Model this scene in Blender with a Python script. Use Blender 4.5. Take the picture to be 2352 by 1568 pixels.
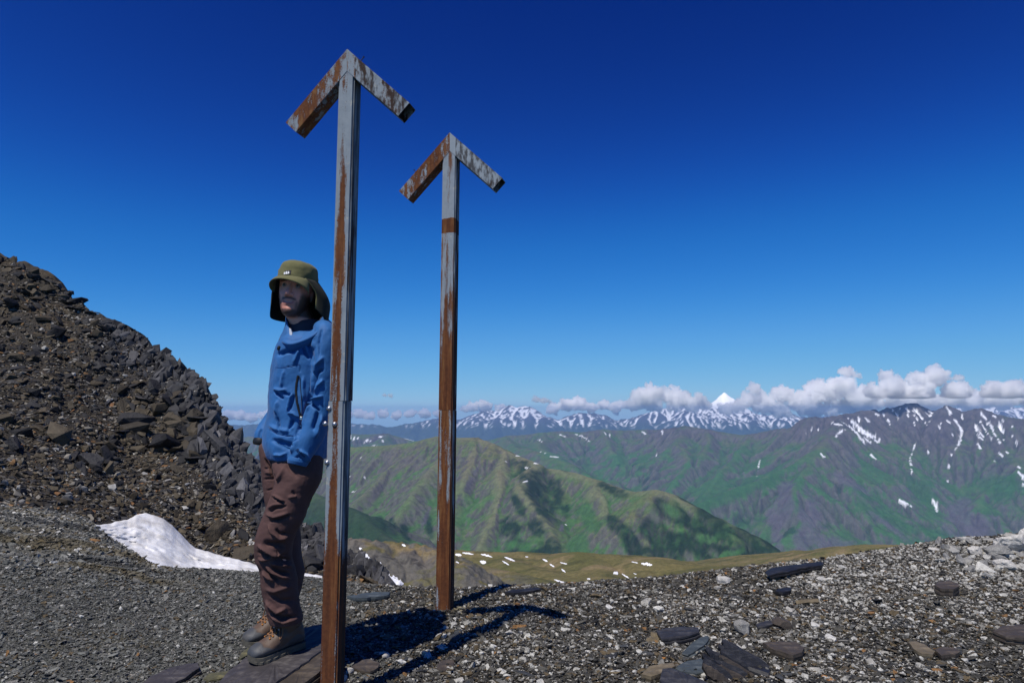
import bpy, bmesh, math, random
import numpy as np
from mathutils import Vector, Matrix, Euler
from mathutils.bvhtree import BVHTree

for o in list(bpy.data.objects):
    bpy.data.objects.remove(o)
SC = bpy.context.scene
COL = SC.collection
R = math.radians
random.seed(7)
RNG = np.random.default_rng(7)

# ------------------------------------------------------------------ camera
FPX = 1568.0                      # focal length in pixels of a 2352 px wide frame (24 mm on 36 mm)
PITCH = math.atan(158.0 / FPX)
cam_d = bpy.data.cameras.new("camera")
cam_d.lens = 24.0
cam_d.sensor_width = 36.0
cam_d.clip_start = 0.05
cam_d.clip_end = 200000.0
cam = bpy.data.objects.new("camera", cam_d)
cam.location = (0, 0, 0)
cam.rotation_euler = (R(90) + PITCH, 0, 0)
COL.objects.link(cam)
SC.camera = cam

# ------------------------------------------------------------------ sun and sky
SUN_EL = R(61.0)
SUN_AZ = math.atan2(-math.sin(R(57)), -math.cos(R(57)))          # direction towards the sun in the XY plane
world = bpy.data.worlds.new("World")
SC.world = world
world.use_nodes = True
wn, wl = world.node_tree.nodes, world.node_tree.links
for n in list(wn):
    wn.remove(n)
w_out = wn.new("ShaderNodeOutputWorld")
w_bg = wn.new("ShaderNodeBackground")
w_sky = wn.new("ShaderNodeTexSky")
w_sky.sky_type = 'NISHITA'
w_sky.sun_disc = False
w_sky.sun_elevation = SUN_EL
w_sky.sun_rotation = math.pi / 2 - SUN_AZ   # rotation is measured clockwise from +Y
w_sky.altitude = 3400.0
w_sky.air_density = 1.0
w_sky.dust_density = 0.0
w_sky.ozone_density = 6.0
def _vmul(src, k):
    nd = wn.new("ShaderNodeVectorMath"); nd.operation = 'MULTIPLY'
    wl.new(src, nd.inputs[0]); nd.inputs[1].default_value = (k, k, k)
    return nd.outputs[0]
# one tone curve for the whole sky: deep polarised high-altitude blue
w_cur = wn.new("ShaderNodeRGBCurve")
for ci, pts in enumerate((((0, 0), (.066, .0026), (.149, .0245), (.309, .135), (.62, .32), (.8, .43), (1, .5)),
                          ((0, 0), (.129, .030), (.285, .212), (.541, .455), (.8625, .64), (1, .71)),
                          ((0, 0), (.15, .07), (.2875, .256), (.571, .715), (.88, .94), (1, .96)))):
    c = w_cur.mapping.curves[ci]
    while len(c.points) < len(pts): c.points.new(.5, .5)
    for p, (x, y) in zip(c.points, pts):
        p.location = (x, y)
        p.handle_type = 'AUTO_CLAMPED'
w_cur.mapping.update()
wl.new(_vmul(w_sky.outputs[0], 1 / 8.0), w_cur.inputs["Color"])
w_bg.inputs[1].default_value = 0.1
wl.new(_vmul(w_cur.outputs[0], 8.0), w_bg.inputs[0])
wl.new(w_bg.outputs[0], w_out.inputs[0])

sun_d = bpy.data.lights.new("sun", 'SUN')
sun_d.energy = 4.4
sun_d.angle = R(0.53)
sun_d.color = (1.0, 0.955, 0.89)
sun = bpy.data.objects.new("sun", sun_d)
sv = Vector((math.cos(SUN_EL) * math.cos(SUN_AZ), math.cos(SUN_EL) * math.sin(SUN_AZ), math.sin(SUN_EL)))
sun.rotation_euler = sv.to_track_quat('Z', 'Y').to_euler()
sun.location = sv * 50
COL.objects.link(sun)

SC.view_settings.view_transform = 'Standard'
SC.view_settings.look = 'None'
SC.view_settings.exposure = 0.0
SC.view_settings.gamma = 1.0
SC.view_settings.use_curve_mapping = False
SC.cycles.use_denoising = True
SC.cycles.max_bounces = 24
SC.cycles.volume_bounces = 24
SC.cycles.diffuse_bounces = 5
SC.cycles.glossy_bounces = 4
SC.cycles.sample_clamp_indirect = 4.0

# ------------------------------------------------------------------ helpers
CP, SP = math.cos(PITCH), math.sin(PITCH)

def ray(u, v):
    """direction (world) through pixel (u, v) of the 2352 x 1568 frame, with y component 1"""
    a = (u - 1176.0) / FPX
    b = -(v - 784.0) / FPX
    y = CP - b * SP
    z = SP + b * CP
    return Vector((a / y, 1.0, z / y))

def W(u, v, Y):
    return ray(u, v) * Y

def proj(co):
    """array of world points -> pixel coordinates (u, v) in the 2352 frame"""
    co = np.asarray(co, float)
    d = co[..., 1] * CP + co[..., 2] * SP
    up = -co[..., 1] * SP + co[..., 2] * CP
    return np.stack([1176 + FPX * co[..., 0] / d, 784 - FPX * up / d], -1)

def Z6(x, y):
    return ((800 + x / 2.767) * .9408, (940 + y / 2.767) * .9408)

def Z7(x, y):
    return ((1600 + x / 2.6133) * .9408, (860 + y / 2.6133) * .9408)

def tag(o, label=None, cat=None, group=None, kind=None):
    if label: o["label"] = label
    if cat:
        o["category"] = cat
        kind = kind or "thing"
    if group: o["group"] = group
    if kind: o["kind"] = kind
    return o

def link(name, me, mat=None, parent=None):
    o = bpy.data.objects.new(name, me)
    COL.objects.link(o)
    if mat is not None and me is not None:
        if len(me.materials) == 0:
            me.materials.append(mat)
    if parent is not None:
        o.parent = parent
    return o

def mesh_np(name, V, F, smooth=True):
    me = bpy.data.meshes.new(name)
    V = np.asarray(V, np.float32)
    F = np.asarray(F, np.int32)
    me.vertices.add(len(V))
    me.vertices.foreach_set("co", V.ravel())
    n = F.shape[1]
    me.loops.add(F.size)
    me.loops.foreach_set("vertex_index", F.ravel())
    me.polygons.add(len(F))
    me.polygons.foreach_set("loop_start", np.arange(0, F.size, n, dtype=np.int32))
    me.polygons.foreach_set("loop_total", np.full(len(F), n, dtype=np.int32))
    me.polygons.foreach_set("use_smooth", np.full(len(F), smooth, dtype=bool))
    me.update(calc_edges=True)
    return me

def grid_faces(nx, ny):
    i = np.arange(nx - 1)
    j = np.arange(ny - 1)
    J, I = np.meshgrid(j, i, indexing='ij')
    a = (J * nx + I).ravel()
    return np.stack([a, a + 1, a + nx + 1, a + nx], 1)

def color_attr(me, name, C):
    at = me.color_attributes.new(name, 'FLOAT_COLOR', 'POINT')
    C = np.asarray(C, np.float32)
    if C.shape[1] == 3:
        C = np.concatenate([C, np.ones((len(C), 1), np.float32)], 1)
    at.data.foreach_set("color", C.ravel())

def get_co(me):
    a = np.empty(len(me.vertices) * 3, np.float32)
    me.vertices.foreach_get("co", a)
    return a.reshape(-1, 3).astype(float)

def set_co(me, V):
    me.vertices.foreach_set("co", np.asarray(V, np.float32).ravel())
    me.update()

def get_no(me):
    a = np.empty(len(me.vertices) * 3, np.float32)
    me.vertices.foreach_get("normal", a)
    return a.reshape(-1, 3).astype(float)

# ---- numpy noise
def _hash(ix, iy, seed):
    h = (ix * 374761393 + iy * 668265263 + seed * 1442695041) & 0xffffffff
    h = ((h ^ (h >> 13)) * 1274126177) & 0xffffffff
    h = (h ^ (h >> 16)) & 0xffffffff
    return h.astype(np.float64) / 4294967295.0

def vnoise(x, y, seed=0):
    xi = np.floor(x).astype(np.int64); yi = np.floor(y).astype(np.int64)
    fx = x - xi; fy = y - yi
    fx = fx * fx * fx * (fx * (fx * 6 - 15) + 10); fy = fy * fy * fy * (fy * (fy * 6 - 15) + 10)
    a = _hash(xi, yi, seed); b = _hash(xi + 1, yi, seed)
    c = _hash(xi, yi + 1, seed); d = _hash(xi + 1, yi + 1, seed)
    return (a + (b - a) * fx + (c - a) * fy + (a - b - c + d) * fx * fy) * 2 - 1

def fbm(x, y, seed=0, oct=5, gain=.5, lac=2.03):
    s = 0; a = 1; t = 0
    for k in range(oct):
        s = s + a * vnoise(x, y, seed + k * 17); t += a
        x = x * lac + 13.7; y = y * lac - 7.1; a *= gain
    return s / t

def ridged(x, y, seed=0, oct=4, gain=.5):
    s = 0; a = 1; t = 0
    for k in range(oct):
        s = s + a * (1 - np.abs(vnoise(x, y, seed + k * 31)) * 2); t += a
        x = x * 2.07 + 3.3; y = y * 2.07 - 9.2; a *= gain
    return s / t

def sstep(a, b, x):
    t = np.clip((x - a) / (b - a), 0, 1)
    return t * t * (3 - 2 * t)

# ---- materials
def new_mat(name):
    m = bpy.data.materials.new(name)
    m.use_nodes = True
    nt = m.node_tree
    for n in list(nt.nodes):
        nt.nodes.remove(n)
    out = nt.nodes.new("ShaderNodeOutputMaterial")
    bs = nt.nodes.new("ShaderNodeBsdfPrincipled")
    nt.links.new(bs.outputs[0], out.inputs[0])
    return m, nt, bs, out

class NB:
    """small node builder"""
    def __init__(s, nt): s.nt = nt
    def n(s, typ, **kw):
        nd = s.nt.nodes.new(typ)
        for k, v in kw.items():
            setattr(nd, k, v)
        return nd
    def l(s, a, b): s.nt.links.new(a, b)
    def val(s, nd, i, v):
        if hasattr(v, "is_linked"): s.l(v, nd.inputs[i])
        else: nd.inputs[i].default_value = v
    def coord(s, out="Object", scale=None, rot=None):
        c = s.n("ShaderNodeTexCoord").outputs[out]
        if scale is not None or rot is not None:
            m = s.n("ShaderNodeMapping")
            s.l(c, m.inputs[0])
            if scale is not None: m.inputs["Scale"].default_value = scale if hasattr(scale, "__len__") else (scale,) * 3
            if rot is not None: m.inputs["Rotation"].default_value = rot
            c = m.outputs[0]
        return c
    def noise(s, co, scale, detail=6, rough=.55, dist=0.0, out="Fac"):
        nd = s.n("ShaderNodeTexNoise")
        s.l(co, nd.inputs["Vector"])
        nd.inputs["Scale"].default_value = scale
        nd.inputs["Detail"].default_value = detail
        nd.inputs["Roughness"].default_value = rough
        nd.inputs["Distortion"].default_value = dist
        return nd.outputs[out]
    def vor(s, co, scale, feature='F1', out="Distance", rand=1.0):
        nd = s.n("ShaderNodeTexVoronoi", feature=feature)
        s.l(co, nd.inputs["Vector"])
        nd.inputs["Scale"].default_value = scale
        nd.inputs["Randomness"].default_value = rand
        return nd.outputs[out]
    def ramp(s, fac, stops, interp='LINEAR'):
        nd = s.n("ShaderNodeValToRGB")
        cr = nd.color_ramp
        cr.interpolation = interp
        while len(cr.elements) < len(stops): cr.elements.new(0.5)
        for e, (p, c) in zip(cr.elements, stops):
            e.position = p
            e.color = (c, c, c, 1) if not hasattr(c, "__len__") else (*c, 1)
        s.l(fac, nd.inputs[0])
        return nd.outputs[0]
    def mix(s, fac, a, b, mode='MIX'):
        nd = s.n("ShaderNodeMix", data_type='RGBA', blend_type=mode)
        for sock, v in ((nd.inputs[0], fac), (nd.inputs[6], a), (nd.inputs[7], b)):
            if hasattr(v, "is_linked"): s.l(v, sock)
            elif hasattr(v, "__len__"): sock.default_value = (*v, 1) if len(v) == 3 else v
            else: sock.default_value = v
        return nd.outputs[2]
    def math(s, op, a, b=0.0, clamp=False):
        nd = s.n("ShaderNodeMath", operation=op)
        nd.use_clamp = clamp
        s.val(nd, 0, a); s.val(nd, 1, b)
        return nd.outputs[0]
    def attr(s, name, typ='GEOMETRY', out="Color"):
        nd = s.n("ShaderNodeAttribute")
        nd.attribute_name = name
        nd.attribute_type = typ
        return nd.outputs[out]
    def sep(s, v):
        nd = s.n("ShaderNodeSeparateXYZ"); s.l(v, nd.inputs[0]); return nd.outputs
    def comb(s, x, y, z):
        nd = s.n("ShaderNodeCombineXYZ")
        s.val(nd, 0, x); s.val(nd, 1, y); s.val(nd, 2, z)
        return nd.outputs[0]
    def bump(s, h, strength, dist, normal=None):
        nd = s.n("ShaderNodeBump")
        s.l(h, nd.inputs["Height"])
        nd.inputs["Strength"].default_value = strength
        nd.inputs["Distance"].default_value = dist
        if normal is not None: s.l(normal, nd.inputs["Normal"])
        return nd.outputs[0]

def smat(name, rgb, rough=.7, spec=.3, metal=0.0):
    m, nt, bs, out = new_mat(name)
    bs.inputs["Base Color"].default_value = (*rgb, 1)
    bs.inputs["Roughness"].default_value = rough
    bs.inputs["Specular IOR Level"].default_value = spec
    bs.inputs["Metallic"].default_value = metal
    return m
# ================================================================== far landscape
def resample(pts, step):
    P = np.array(pts, float)
    seg = np.linalg.norm(np.diff(P[:, :2], axis=0), axis=1)
    s = np.concatenate([[0], np.cumsum(seg)])
    n = max(2, int(s[-1] / step) + 1)
    t = np.linspace(0, s[-1], n)
    return np.stack([np.interp(t, s, P[:, k]) for k in range(3)], 1)

def ridge_field(X, Y, ridges, slope, base, rnd=0.0):
    """height = upper envelope of slopes falling from 3D ridge lines; also returns distance and along-ridge coordinate"""
    H = np.full(X.shape, -1e9); D = np.zeros(X.shape); S = np.zeros(X.shape)
    for ri, rd in enumerate(ridges):
        P = np.array(rd[0], float); k = rd[1] if len(rd) > 1 else slope
        s0 = ri * 5000.0
        for a, b in zip(P[:-1], P[1:]):
            dx, dy = b[0] - a[0], b[1] - a[1]
            L2 = dx * dx + dy * dy + 1e-9
            t = np.clip(((X - a[0]) * dx + (Y - a[1]) * dy) / L2, 0, 1)
            d = np.hypot(X - a[0] - t * dx, Y - a[1] - t * dy)
            z = a[2] + t * (b[2] - a[2])
            h = z - k * (np.sqrt(d * d + rnd * rnd) - rnd)
            m = h > H
            H[m] = h[m]; D[m] = d[m]; S[m] = (s0 + t * math.sqrt(L2))[m]
            s0 += math.sqrt(L2)
    return np.maximum(H, base), D, S

def erode(h, n, steps, seed, inertia=.1, cap=2.0, ero=.12, dep=.12, evap=.02, batches=8, lim=2.5):
    """droplet erosion, all droplets of a batch moved at once; h in cell units"""
    rng = np.random.default_rng(seed)
    ny, nx = h.shape
    h = h.copy(); h0 = h.copy()
    flow = np.zeros(h.size)
    for b in range(batches):
        m = n // batches
        x = rng.uniform(1, nx - 2.01, m); y = rng.uniform(1, ny - 2.01, m)
        dx = np.zeros(m); dy = np.zeros(m); vel = np.ones(m); wat = np.ones(m); sed = np.zeros(m)
        for s in range(steps):
            xi = x.astype(int); yi = y.astype(int); fx = x - xi; fy = y - yi
            hf = h.ravel(); i = yi * nx + xi
            a, bb, c, d = hf[i], hf[i + 1], hf[i + nx], hf[i + nx + 1]
            gx = (bb - a) * (1 - fy) + (d - c) * fy
            gy = (c - a) * (1 - fx) + (d - bb) * fx
            z = a * (1 - fx) * (1 - fy) + bb * fx * (1 - fy) + c * (1 - fx) * fy + d * fx * fy
            dx = dx * inertia - gx * (1 - inertia); dy = dy * inertia - gy * (1 - inertia)
            l = np.hypot(dx, dy) + 1e-9
            dx /= l; dy /= l
            x2 = np.clip(x + dx, 0, nx - 2.01); y2 = np.clip(y + dy, 0, ny - 2.01)
            xj = x2.astype(int); yj = y2.astype(int); gx2 = x2 - xj; gy2 = y2 - yj
            j = yj * nx + xj
            z2 = hf[j] * (1 - gx2) * (1 - gy2) + hf[j + 1] * gx2 * (1 - gy2) + hf[j + nx] * (1 - gx2) * gy2 + hf[j + nx + 1] * gx2 * gy2
            dz = z2 - z
            c_ = np.maximum(-dz, .01) * vel * wat * cap
            up = dz > 0
            over = sed > c_
            depo = np.where(up, np.minimum(dz, sed) * .3, np.where(over, (sed - c_) * dep, 0))
            er = np.where(~up & ~over, np.minimum((c_ - sed) * ero, -dz), 0)
            amt = depo - er
            sed = sed - amt
            w = [(1 - fx) * (1 - fy), fx * (1 - fy), (1 - fx) * fy, fx * fy]
            dl = np.zeros(h.size)
            for o, ww in zip((0, 1, nx, nx + 1), w):
                dl += np.bincount(i + o, amt * ww, h.size)
            h += np.clip(dl, -.05, .05).reshape(h.shape)
            wat = np.where(up, wat * .6, wat); sed = np.minimum(sed, 3.0)
            flow += np.bincount(i, wat, h.size)
            vel = np.sqrt(np.maximum(vel * vel - dz * .5, .05)); vel = np.minimum(vel, 4)
            wat *= (1 - evap)
            x, y = x2, y2
    h = h0 + np.clip(h - h0, -lim, lim * .4)
    return h, flow.reshape(h.shape)

def blur(a, k=1):
    for _ in range(k):
        p = np.pad(a, 1, mode='edge')
        a = (p[:-2, 1:-1] + p[2:, 1:-1] + p[1:-1, :-2] + p[1:-1, 2:] + 4 * a) / 8
    return a

def mixc(C, col, m):
    col = np.array(col)
    return C * (1 - m[..., None]) + col * m[..., None]


def streak_mask(U, lines, zf, n=None):
    """land cover laid along lines seen on the terrain: distance to polylines with end-tapering half widths (zoom pixels)"""
    M = np.zeros(U.shape[:-1])
    for pts, wd in lines:
        P = np.array([zf(*p) for p in pts])
        L = np.linalg.norm(np.diff(P, axis=0), axis=1); tot = L.sum() + 1e-9; acc = 0
        for a, b, l in zip(P[:-1], P[1:], L):
            d = b - a
            q = U - a
            t = np.clip((q @ d) / (d @ d + 1e-9), 0, 1)
            dist = np.hypot(q[..., 0] - t * d[0], q[..., 1] - t * d[1])
            s = (acc + t * l) / tot
            w = wd * .20 * (1 - .6 * np.abs(s * 2 - 1) ** 2)
            if n is not None: w = w * (1 + 1.5 * n)
            M = np.maximum(M, sstep(1.25, .75, dist / np.maximum(w, .15)))
            acc += l
    return M

def blob_mask(U, blobs, zf, n, soft=.35):
    """patches seen on the terrain: (centre x, y, half length, half width, angle) in zoom pixels with ragged edges"""
    M = np.zeros(U.shape[:-1])
    for (x, y, a, b_, ang) in blobs:
        c = np.array(zf(x, y)); k = .36
        dx = (U[..., 0] - c[0]); dy = (U[..., 1] - c[1])
        ca, sa = math.cos(R(ang)), math.sin(R(ang))
        e = np.hypot((dx * ca + dy * sa) / (a * k), (-dx * sa + dy * ca) / (b_ * k))
        M = np.maximum(M, sstep(1 + soft, 1 - soft, e + .9 * n))
    return M

def terrain_obj(name, X, Y, H, C, mat):
    ny, nx = H.shape
    me = mesh_np(name, np.stack([X, Y, H], -1).reshape(-1, 3), grid_faces(nx, ny))
    color_attr(me, "cover", C.reshape(-1, 3))
    o = link(name, me, mat)
    tag(o, kind="structure")
    return o

def cover_mat(name, nscale, amt, bump_d):
    m, nt, bs, out = new_mat(name)
    b = NB(nt)
    co = b.coord("Object")
    f1 = b.noise(co, nscale, 8, .65)
    f2 = b.noise(co, nscale * 6, 5, .6)
    f = b.math('ADD', b.math('MULTIPLY', f1, .6), b.math('MULTIPLY', f2, .4))
    k = b.ramp(f, [(.3, 1 - amt), (.7, 1 + amt)])
    c = b.mix(1.0, b.attr("cover"), k, 'MULTIPLY')
    b.l(c, bs.inputs["Base Color"])
    bs.inputs["Roughness"].default_value = .95
    bs.inputs["Specular IOR Level"].default_value = .1
    b.l(b.bump(f, .6, bump_d), bs.inputs["Normal"])
    return m

FOREST = (.014, .030, .016); GRASS = (.050, .120, .036); TAN = (.125, .105, .058); ROCKC = (.095, .085, .088)
SNOWC = (.82, .83, .86); DARKROCK = (.055, .052, .060); OLIVE = (.075, .078, .030)

def PT(p, Y, dv=0):
    w = W(p[0], p[1] + dv, Y)
    return (w.x, w.y, w.z)

def mk(pts, zf, Ys):
    """pts in zoom coordinates zf, with depth(s)"""
    if not hasattr(Ys, "__len__"): Ys = [Ys] * len(pts)
    return [PT(zf(*p), y) for p, y in zip(pts, Ys)]

# ------------------------------------------------------------------ central green mountain (about 4 - 7 km)
def build_green():
    x0, x1, y0, y1 = -2900, 3300, 2600, 7600
    cell = 11.0
    nx = int((x1 - x0) / cell); ny = int((y1 - y0) / cell)
    X, Y = np.meshgrid(np.linspace(x0, x1, nx), np.linspace(y0, y1, ny))
    main = mk([(-200, 470), (120, 420), (400, 405), (580, 388), (740, 345), (870, 355), (990, 352), (1100, 393), (1200, 450), (1310, 490), (1420, 528)], Z6,
              [6300, 6200, 6000, 5900, 5700, 5600, 5500, 5400, 5300, 5200, 5100])
    right = mk([(1420, 528), (1480, 560), (1590, 572), (1700, 592), (1840, 640), (1960, 695), (2050, 718), (2200, 703), (2330, 735)], Z6,
               [5100, 5050, 4950, 4850, 4700, 4500, 4350, 4200, 4050])
    right2 = mk([(0, 872), (100, 905), (250, 980), (400, 1050), (600, 1150), (750, 1245), (850, 1322), (960, 1400)], Z7,
                [4050, 4000, 3900, 3800, 3700, 3600, 3500, 3400])
    # spurs falling towards the viewer
    s1 = mk([(1180, 445), (1160, 560), (1150, 700), (1130, 850), (1080, 1000), (1000, 1150), (900, 1300)], Z6, [5300, 5000, 4700, 4450, 4200, 3950, 3700])
    s2 = mk([(1420, 528), (1330, 580), (1290, 690), (1400, 820), (1480, 950), (1540, 1100), (1560, 1250)], Z6, [5100, 4850, 4600, 4350, 4150, 3950, 3750])
    s3 = mk([(1840, 640), (1850, 740), (1880, 850), (1930, 980), (1990, 1100), (2040, 1250)], Z6, [4700, 4450, 4250, 4050, 3850, 3650])
    s4 = mk([(2200, 703), (2140, 800), (2110, 900), (2130, 1020), (2200, 1180)], Z6, [4200, 4050, 3900, 3750, 3550])
    s5 = mk([(870, 355), (760, 500), (650, 640), (540, 780), (430, 930), (350, 1060)], Z6, [5600, 5250, 4950, 4650, 4400, 4200])
    s6 = mk([(1000, 352), (960, 520), (890, 700), (800, 880), (720, 1050), (680, 1200)], Z6, [5500, 5150, 4800, 4500, 4250, 4050])
    s7 = mk([(580, 388), (480, 500), (360, 620), (240, 740), (130, 830)], Z6, [5900, 5600, 5300, 5050, 4850])
    s8 = mk([(60, 300), (220, 420), (380, 520), (500, 600)], Z7, [3950, 3800, 3650, 3500])
    dark = mk([(-300, 640), (0, 770), (120, 822), (220, 880), (330, 965), (430, 1050), (560, 1180)], Z6, [4200, 3950, 3800, 3700, 3600, 3500, 3400])
    ridges = [(main, .62), (right, .6), (right2, .66), (s1, .72), (s2, .7), (s3, .7), (s4, .7), (s5, .72), (s6, .72), (s7, .72), (dark, .55)]
    Xw = X + 45 * fbm(X / 420, Y / 420, 3, 4); Yw = Y + 45 * fbm(X / 420 + 9, Y / 420, 4, 4)
    H, D, S = ridge_field(Xw, Yw, ridges, .65, -1650, 25)
    g = ridged(S / 130 + .25 * fbm(X / 300, Y / 300, 5, 3), D / 1400, 6, 3)
    amp = 62 * sstep(30, 420, D)
    H = H + amp * (g - .3) + 26 * fbm(X / 190, Y / 190, 8, 6) * sstep(0, 220, D) + 7 * ridged(X / 60, Y / 60, 9, 3) * sstep(20, 160, D)
    h, flow = erode(H / cell, 170000, 42, 5, batches=24)
    H = h * cell
    H += 2.0 * fbm(X / 28, Y / 28, 44, 3)
    gy, gx = np.gradient(H, cell)
    sl = np.hypot(gx, gy)
    up = sstep(-900, -330, H + 90 * fbm(X / 250, Y / 250, 21, 4))
    lf = np.log1p(flow)
    lfb = blur(lf, 2)
    n1 = fbm(X / 90, Y / 90, 31, 5); n2 = fbm(X / 400, Y / 400, 33, 4)
    C = np.zeros(H.shape + (3,)) + np.array(GRASS)
    C = mixc(C, TAN, np.clip(-.02 + .5 * up + .55 * n1 + .35 * n2, 0, .75))
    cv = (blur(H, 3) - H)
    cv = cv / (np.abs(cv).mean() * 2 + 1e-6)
    C = mixc(C, (.034, .076, .027), sstep(.1, 1.2, cv) * .75)  # greener hollows, darkened to put gully shading into the cover colour
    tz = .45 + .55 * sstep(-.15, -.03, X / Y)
    C = mixc(C, (.165, .140, .090), sstep(.1, 1.4, -cv) * (.35 + .5 * up) * .75 * tz)  # tan ridges, paled to put relief shading into the cover colour
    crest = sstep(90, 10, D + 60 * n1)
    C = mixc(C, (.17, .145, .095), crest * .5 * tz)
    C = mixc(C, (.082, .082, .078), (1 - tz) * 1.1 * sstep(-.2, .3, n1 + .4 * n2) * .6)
    C = mixc(C, (.045, .095, .030), sstep(2.2, 3.6, lfb) * .6)
    rock = sstep(.75, 1.05, sl + .22 * n1 + .1 * n2)
    C = mixc(C, ROCKC, rock * .75)
    C = mixc(C, (.060, .055, .058), sstep(.25, .5, ridged(X / 55, Y / 55, 77, 4) - .45 + .5 * n2 + .3 * sstep(.7, 1.0, sl)) * .55)
    U = proj(np.stack([X, Y, H], -1))
    az = X / Y
    ng = .9 * fbm(X / 90, Y / 90, 61, 6)
    # woods: the big patches on the right-hand flanks, ragged edges
    blobs = [(1420, 720, 190, 62, 58), (1530, 700, 150, 48, 62), (1350, 620, 70, 50, 30), (1300, 830, 120, 26, 62), (1400, 970, 110, 55, 35),
             (1230, 960, 90, 60, 20), (1270, 1090, 70, 90, 0), (1500, 1080, 90, 80, 10), (1450, 1140, 150, 40, 0), (1900, 690, 110, 34, 28),
             (1960, 960, 130, 34, 55), (2060, 1080, 110, 50, 55), (2210, 1030, 150, 60, 58), (2330, 1080, 150, 70, 50), (2200, 1140, 120, 50, 30),
             (520, 990, 60, 26, 70), (380, 960, 70, 22, 60), (690, 960, 70, 24, 75), (440, 930, 50, 14, 60), (1480, 500, 90, 28, 20), (1560, 540, 80, 22, 25)]
    wood = blob_mask(U, blobs, Z6, ng)
    blobs7 = [(330, 1010, 170, 60, 28), (560, 1160, 260, 52, 27), (150, 1050, 150, 60, 30), (330, 1140, 190, 60, 25), (640, 1290, 260, 60, 15), (230, 1240, 170, 60, 30), (420, 1250, 130, 50, 20), (100, 1180, 120, 50, 40)]
    wood = np.maximum(wood, blob_mask(U, blobs7, Z7, ng))
    grassy = blob_mask(U, [(1280, 1080, 100, 34, 5), (1700, 1080, 90, 90, 0), (1760, 900, 120, 60, 60)], Z6, ng)
    grassy = np.maximum(grassy, blob_mask(U, [(330, 1190, 60, 22, 10), (480, 1290, 90, 26, -20), (100, 1010, 60, 30, 30), (500, 1080, 60, 20, -30)], Z7, ng))
    C = np.minimum(C * 1.12, .9)
    C = mixc(C, (.040, .115, .034), grassy * .8)
    wood = wood * (.70 + .30 * sstep(-.35, .1, fbm(X / 38, Y / 38, 66, 4)))
    C = mixc(C, (.011, .028, .014), np.clip(wood * (1 - grassy), 0, 1) * .93)
    left = sstep(-.13, -.19, az) * sstep(4300, 3800, Y)
    C = mixc(C, (.018, .040, .018), left * .85)
    scar = blob_mask(U, [(960, 660, 60, 16, 120), (880, 780, 50, 12, 110), (1580, 970, 26, 10, 100), (660, 900, 60, 12, 110), (1000, 580, 40, 12, 120)], Z6, ng)
    C = mixc(C, (.085, .078, .098), scar * .8)
    snowl = [([(225, 490), (240, 500)], 5), ([(255, 612), (235, 640), (230, 668)], 5), ([(130, 620), (150, 618)], 6), ([(1270, 472), (1300, 480)], 4), ([(1395, 525), (1420, 530)], 5),
             ([(1330, 556), (1360, 564)], 5), ([(1320, 655), (1345, 648)], 6), ([(1285, 675), (1290, 682)], 3), ([(1590, 568), (1640, 576)], 4), ([(1200, 520), (1212, 514)], 4),
             ([(415, 1018), (422, 1024)], 5), ([(290, 550), (296, 545)], 3), ([(160, 716), (196, 716)], 3), ([(1610, 936), (1606, 948)], 4)]
    C = mixc(C, SNOWC, streak_mask(U, snowl, Z6))
    return terrain_obj("green_mountain", X, Y, H, C, cover_mat("green_mountain_cover", .03, .5, 6.0))

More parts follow.
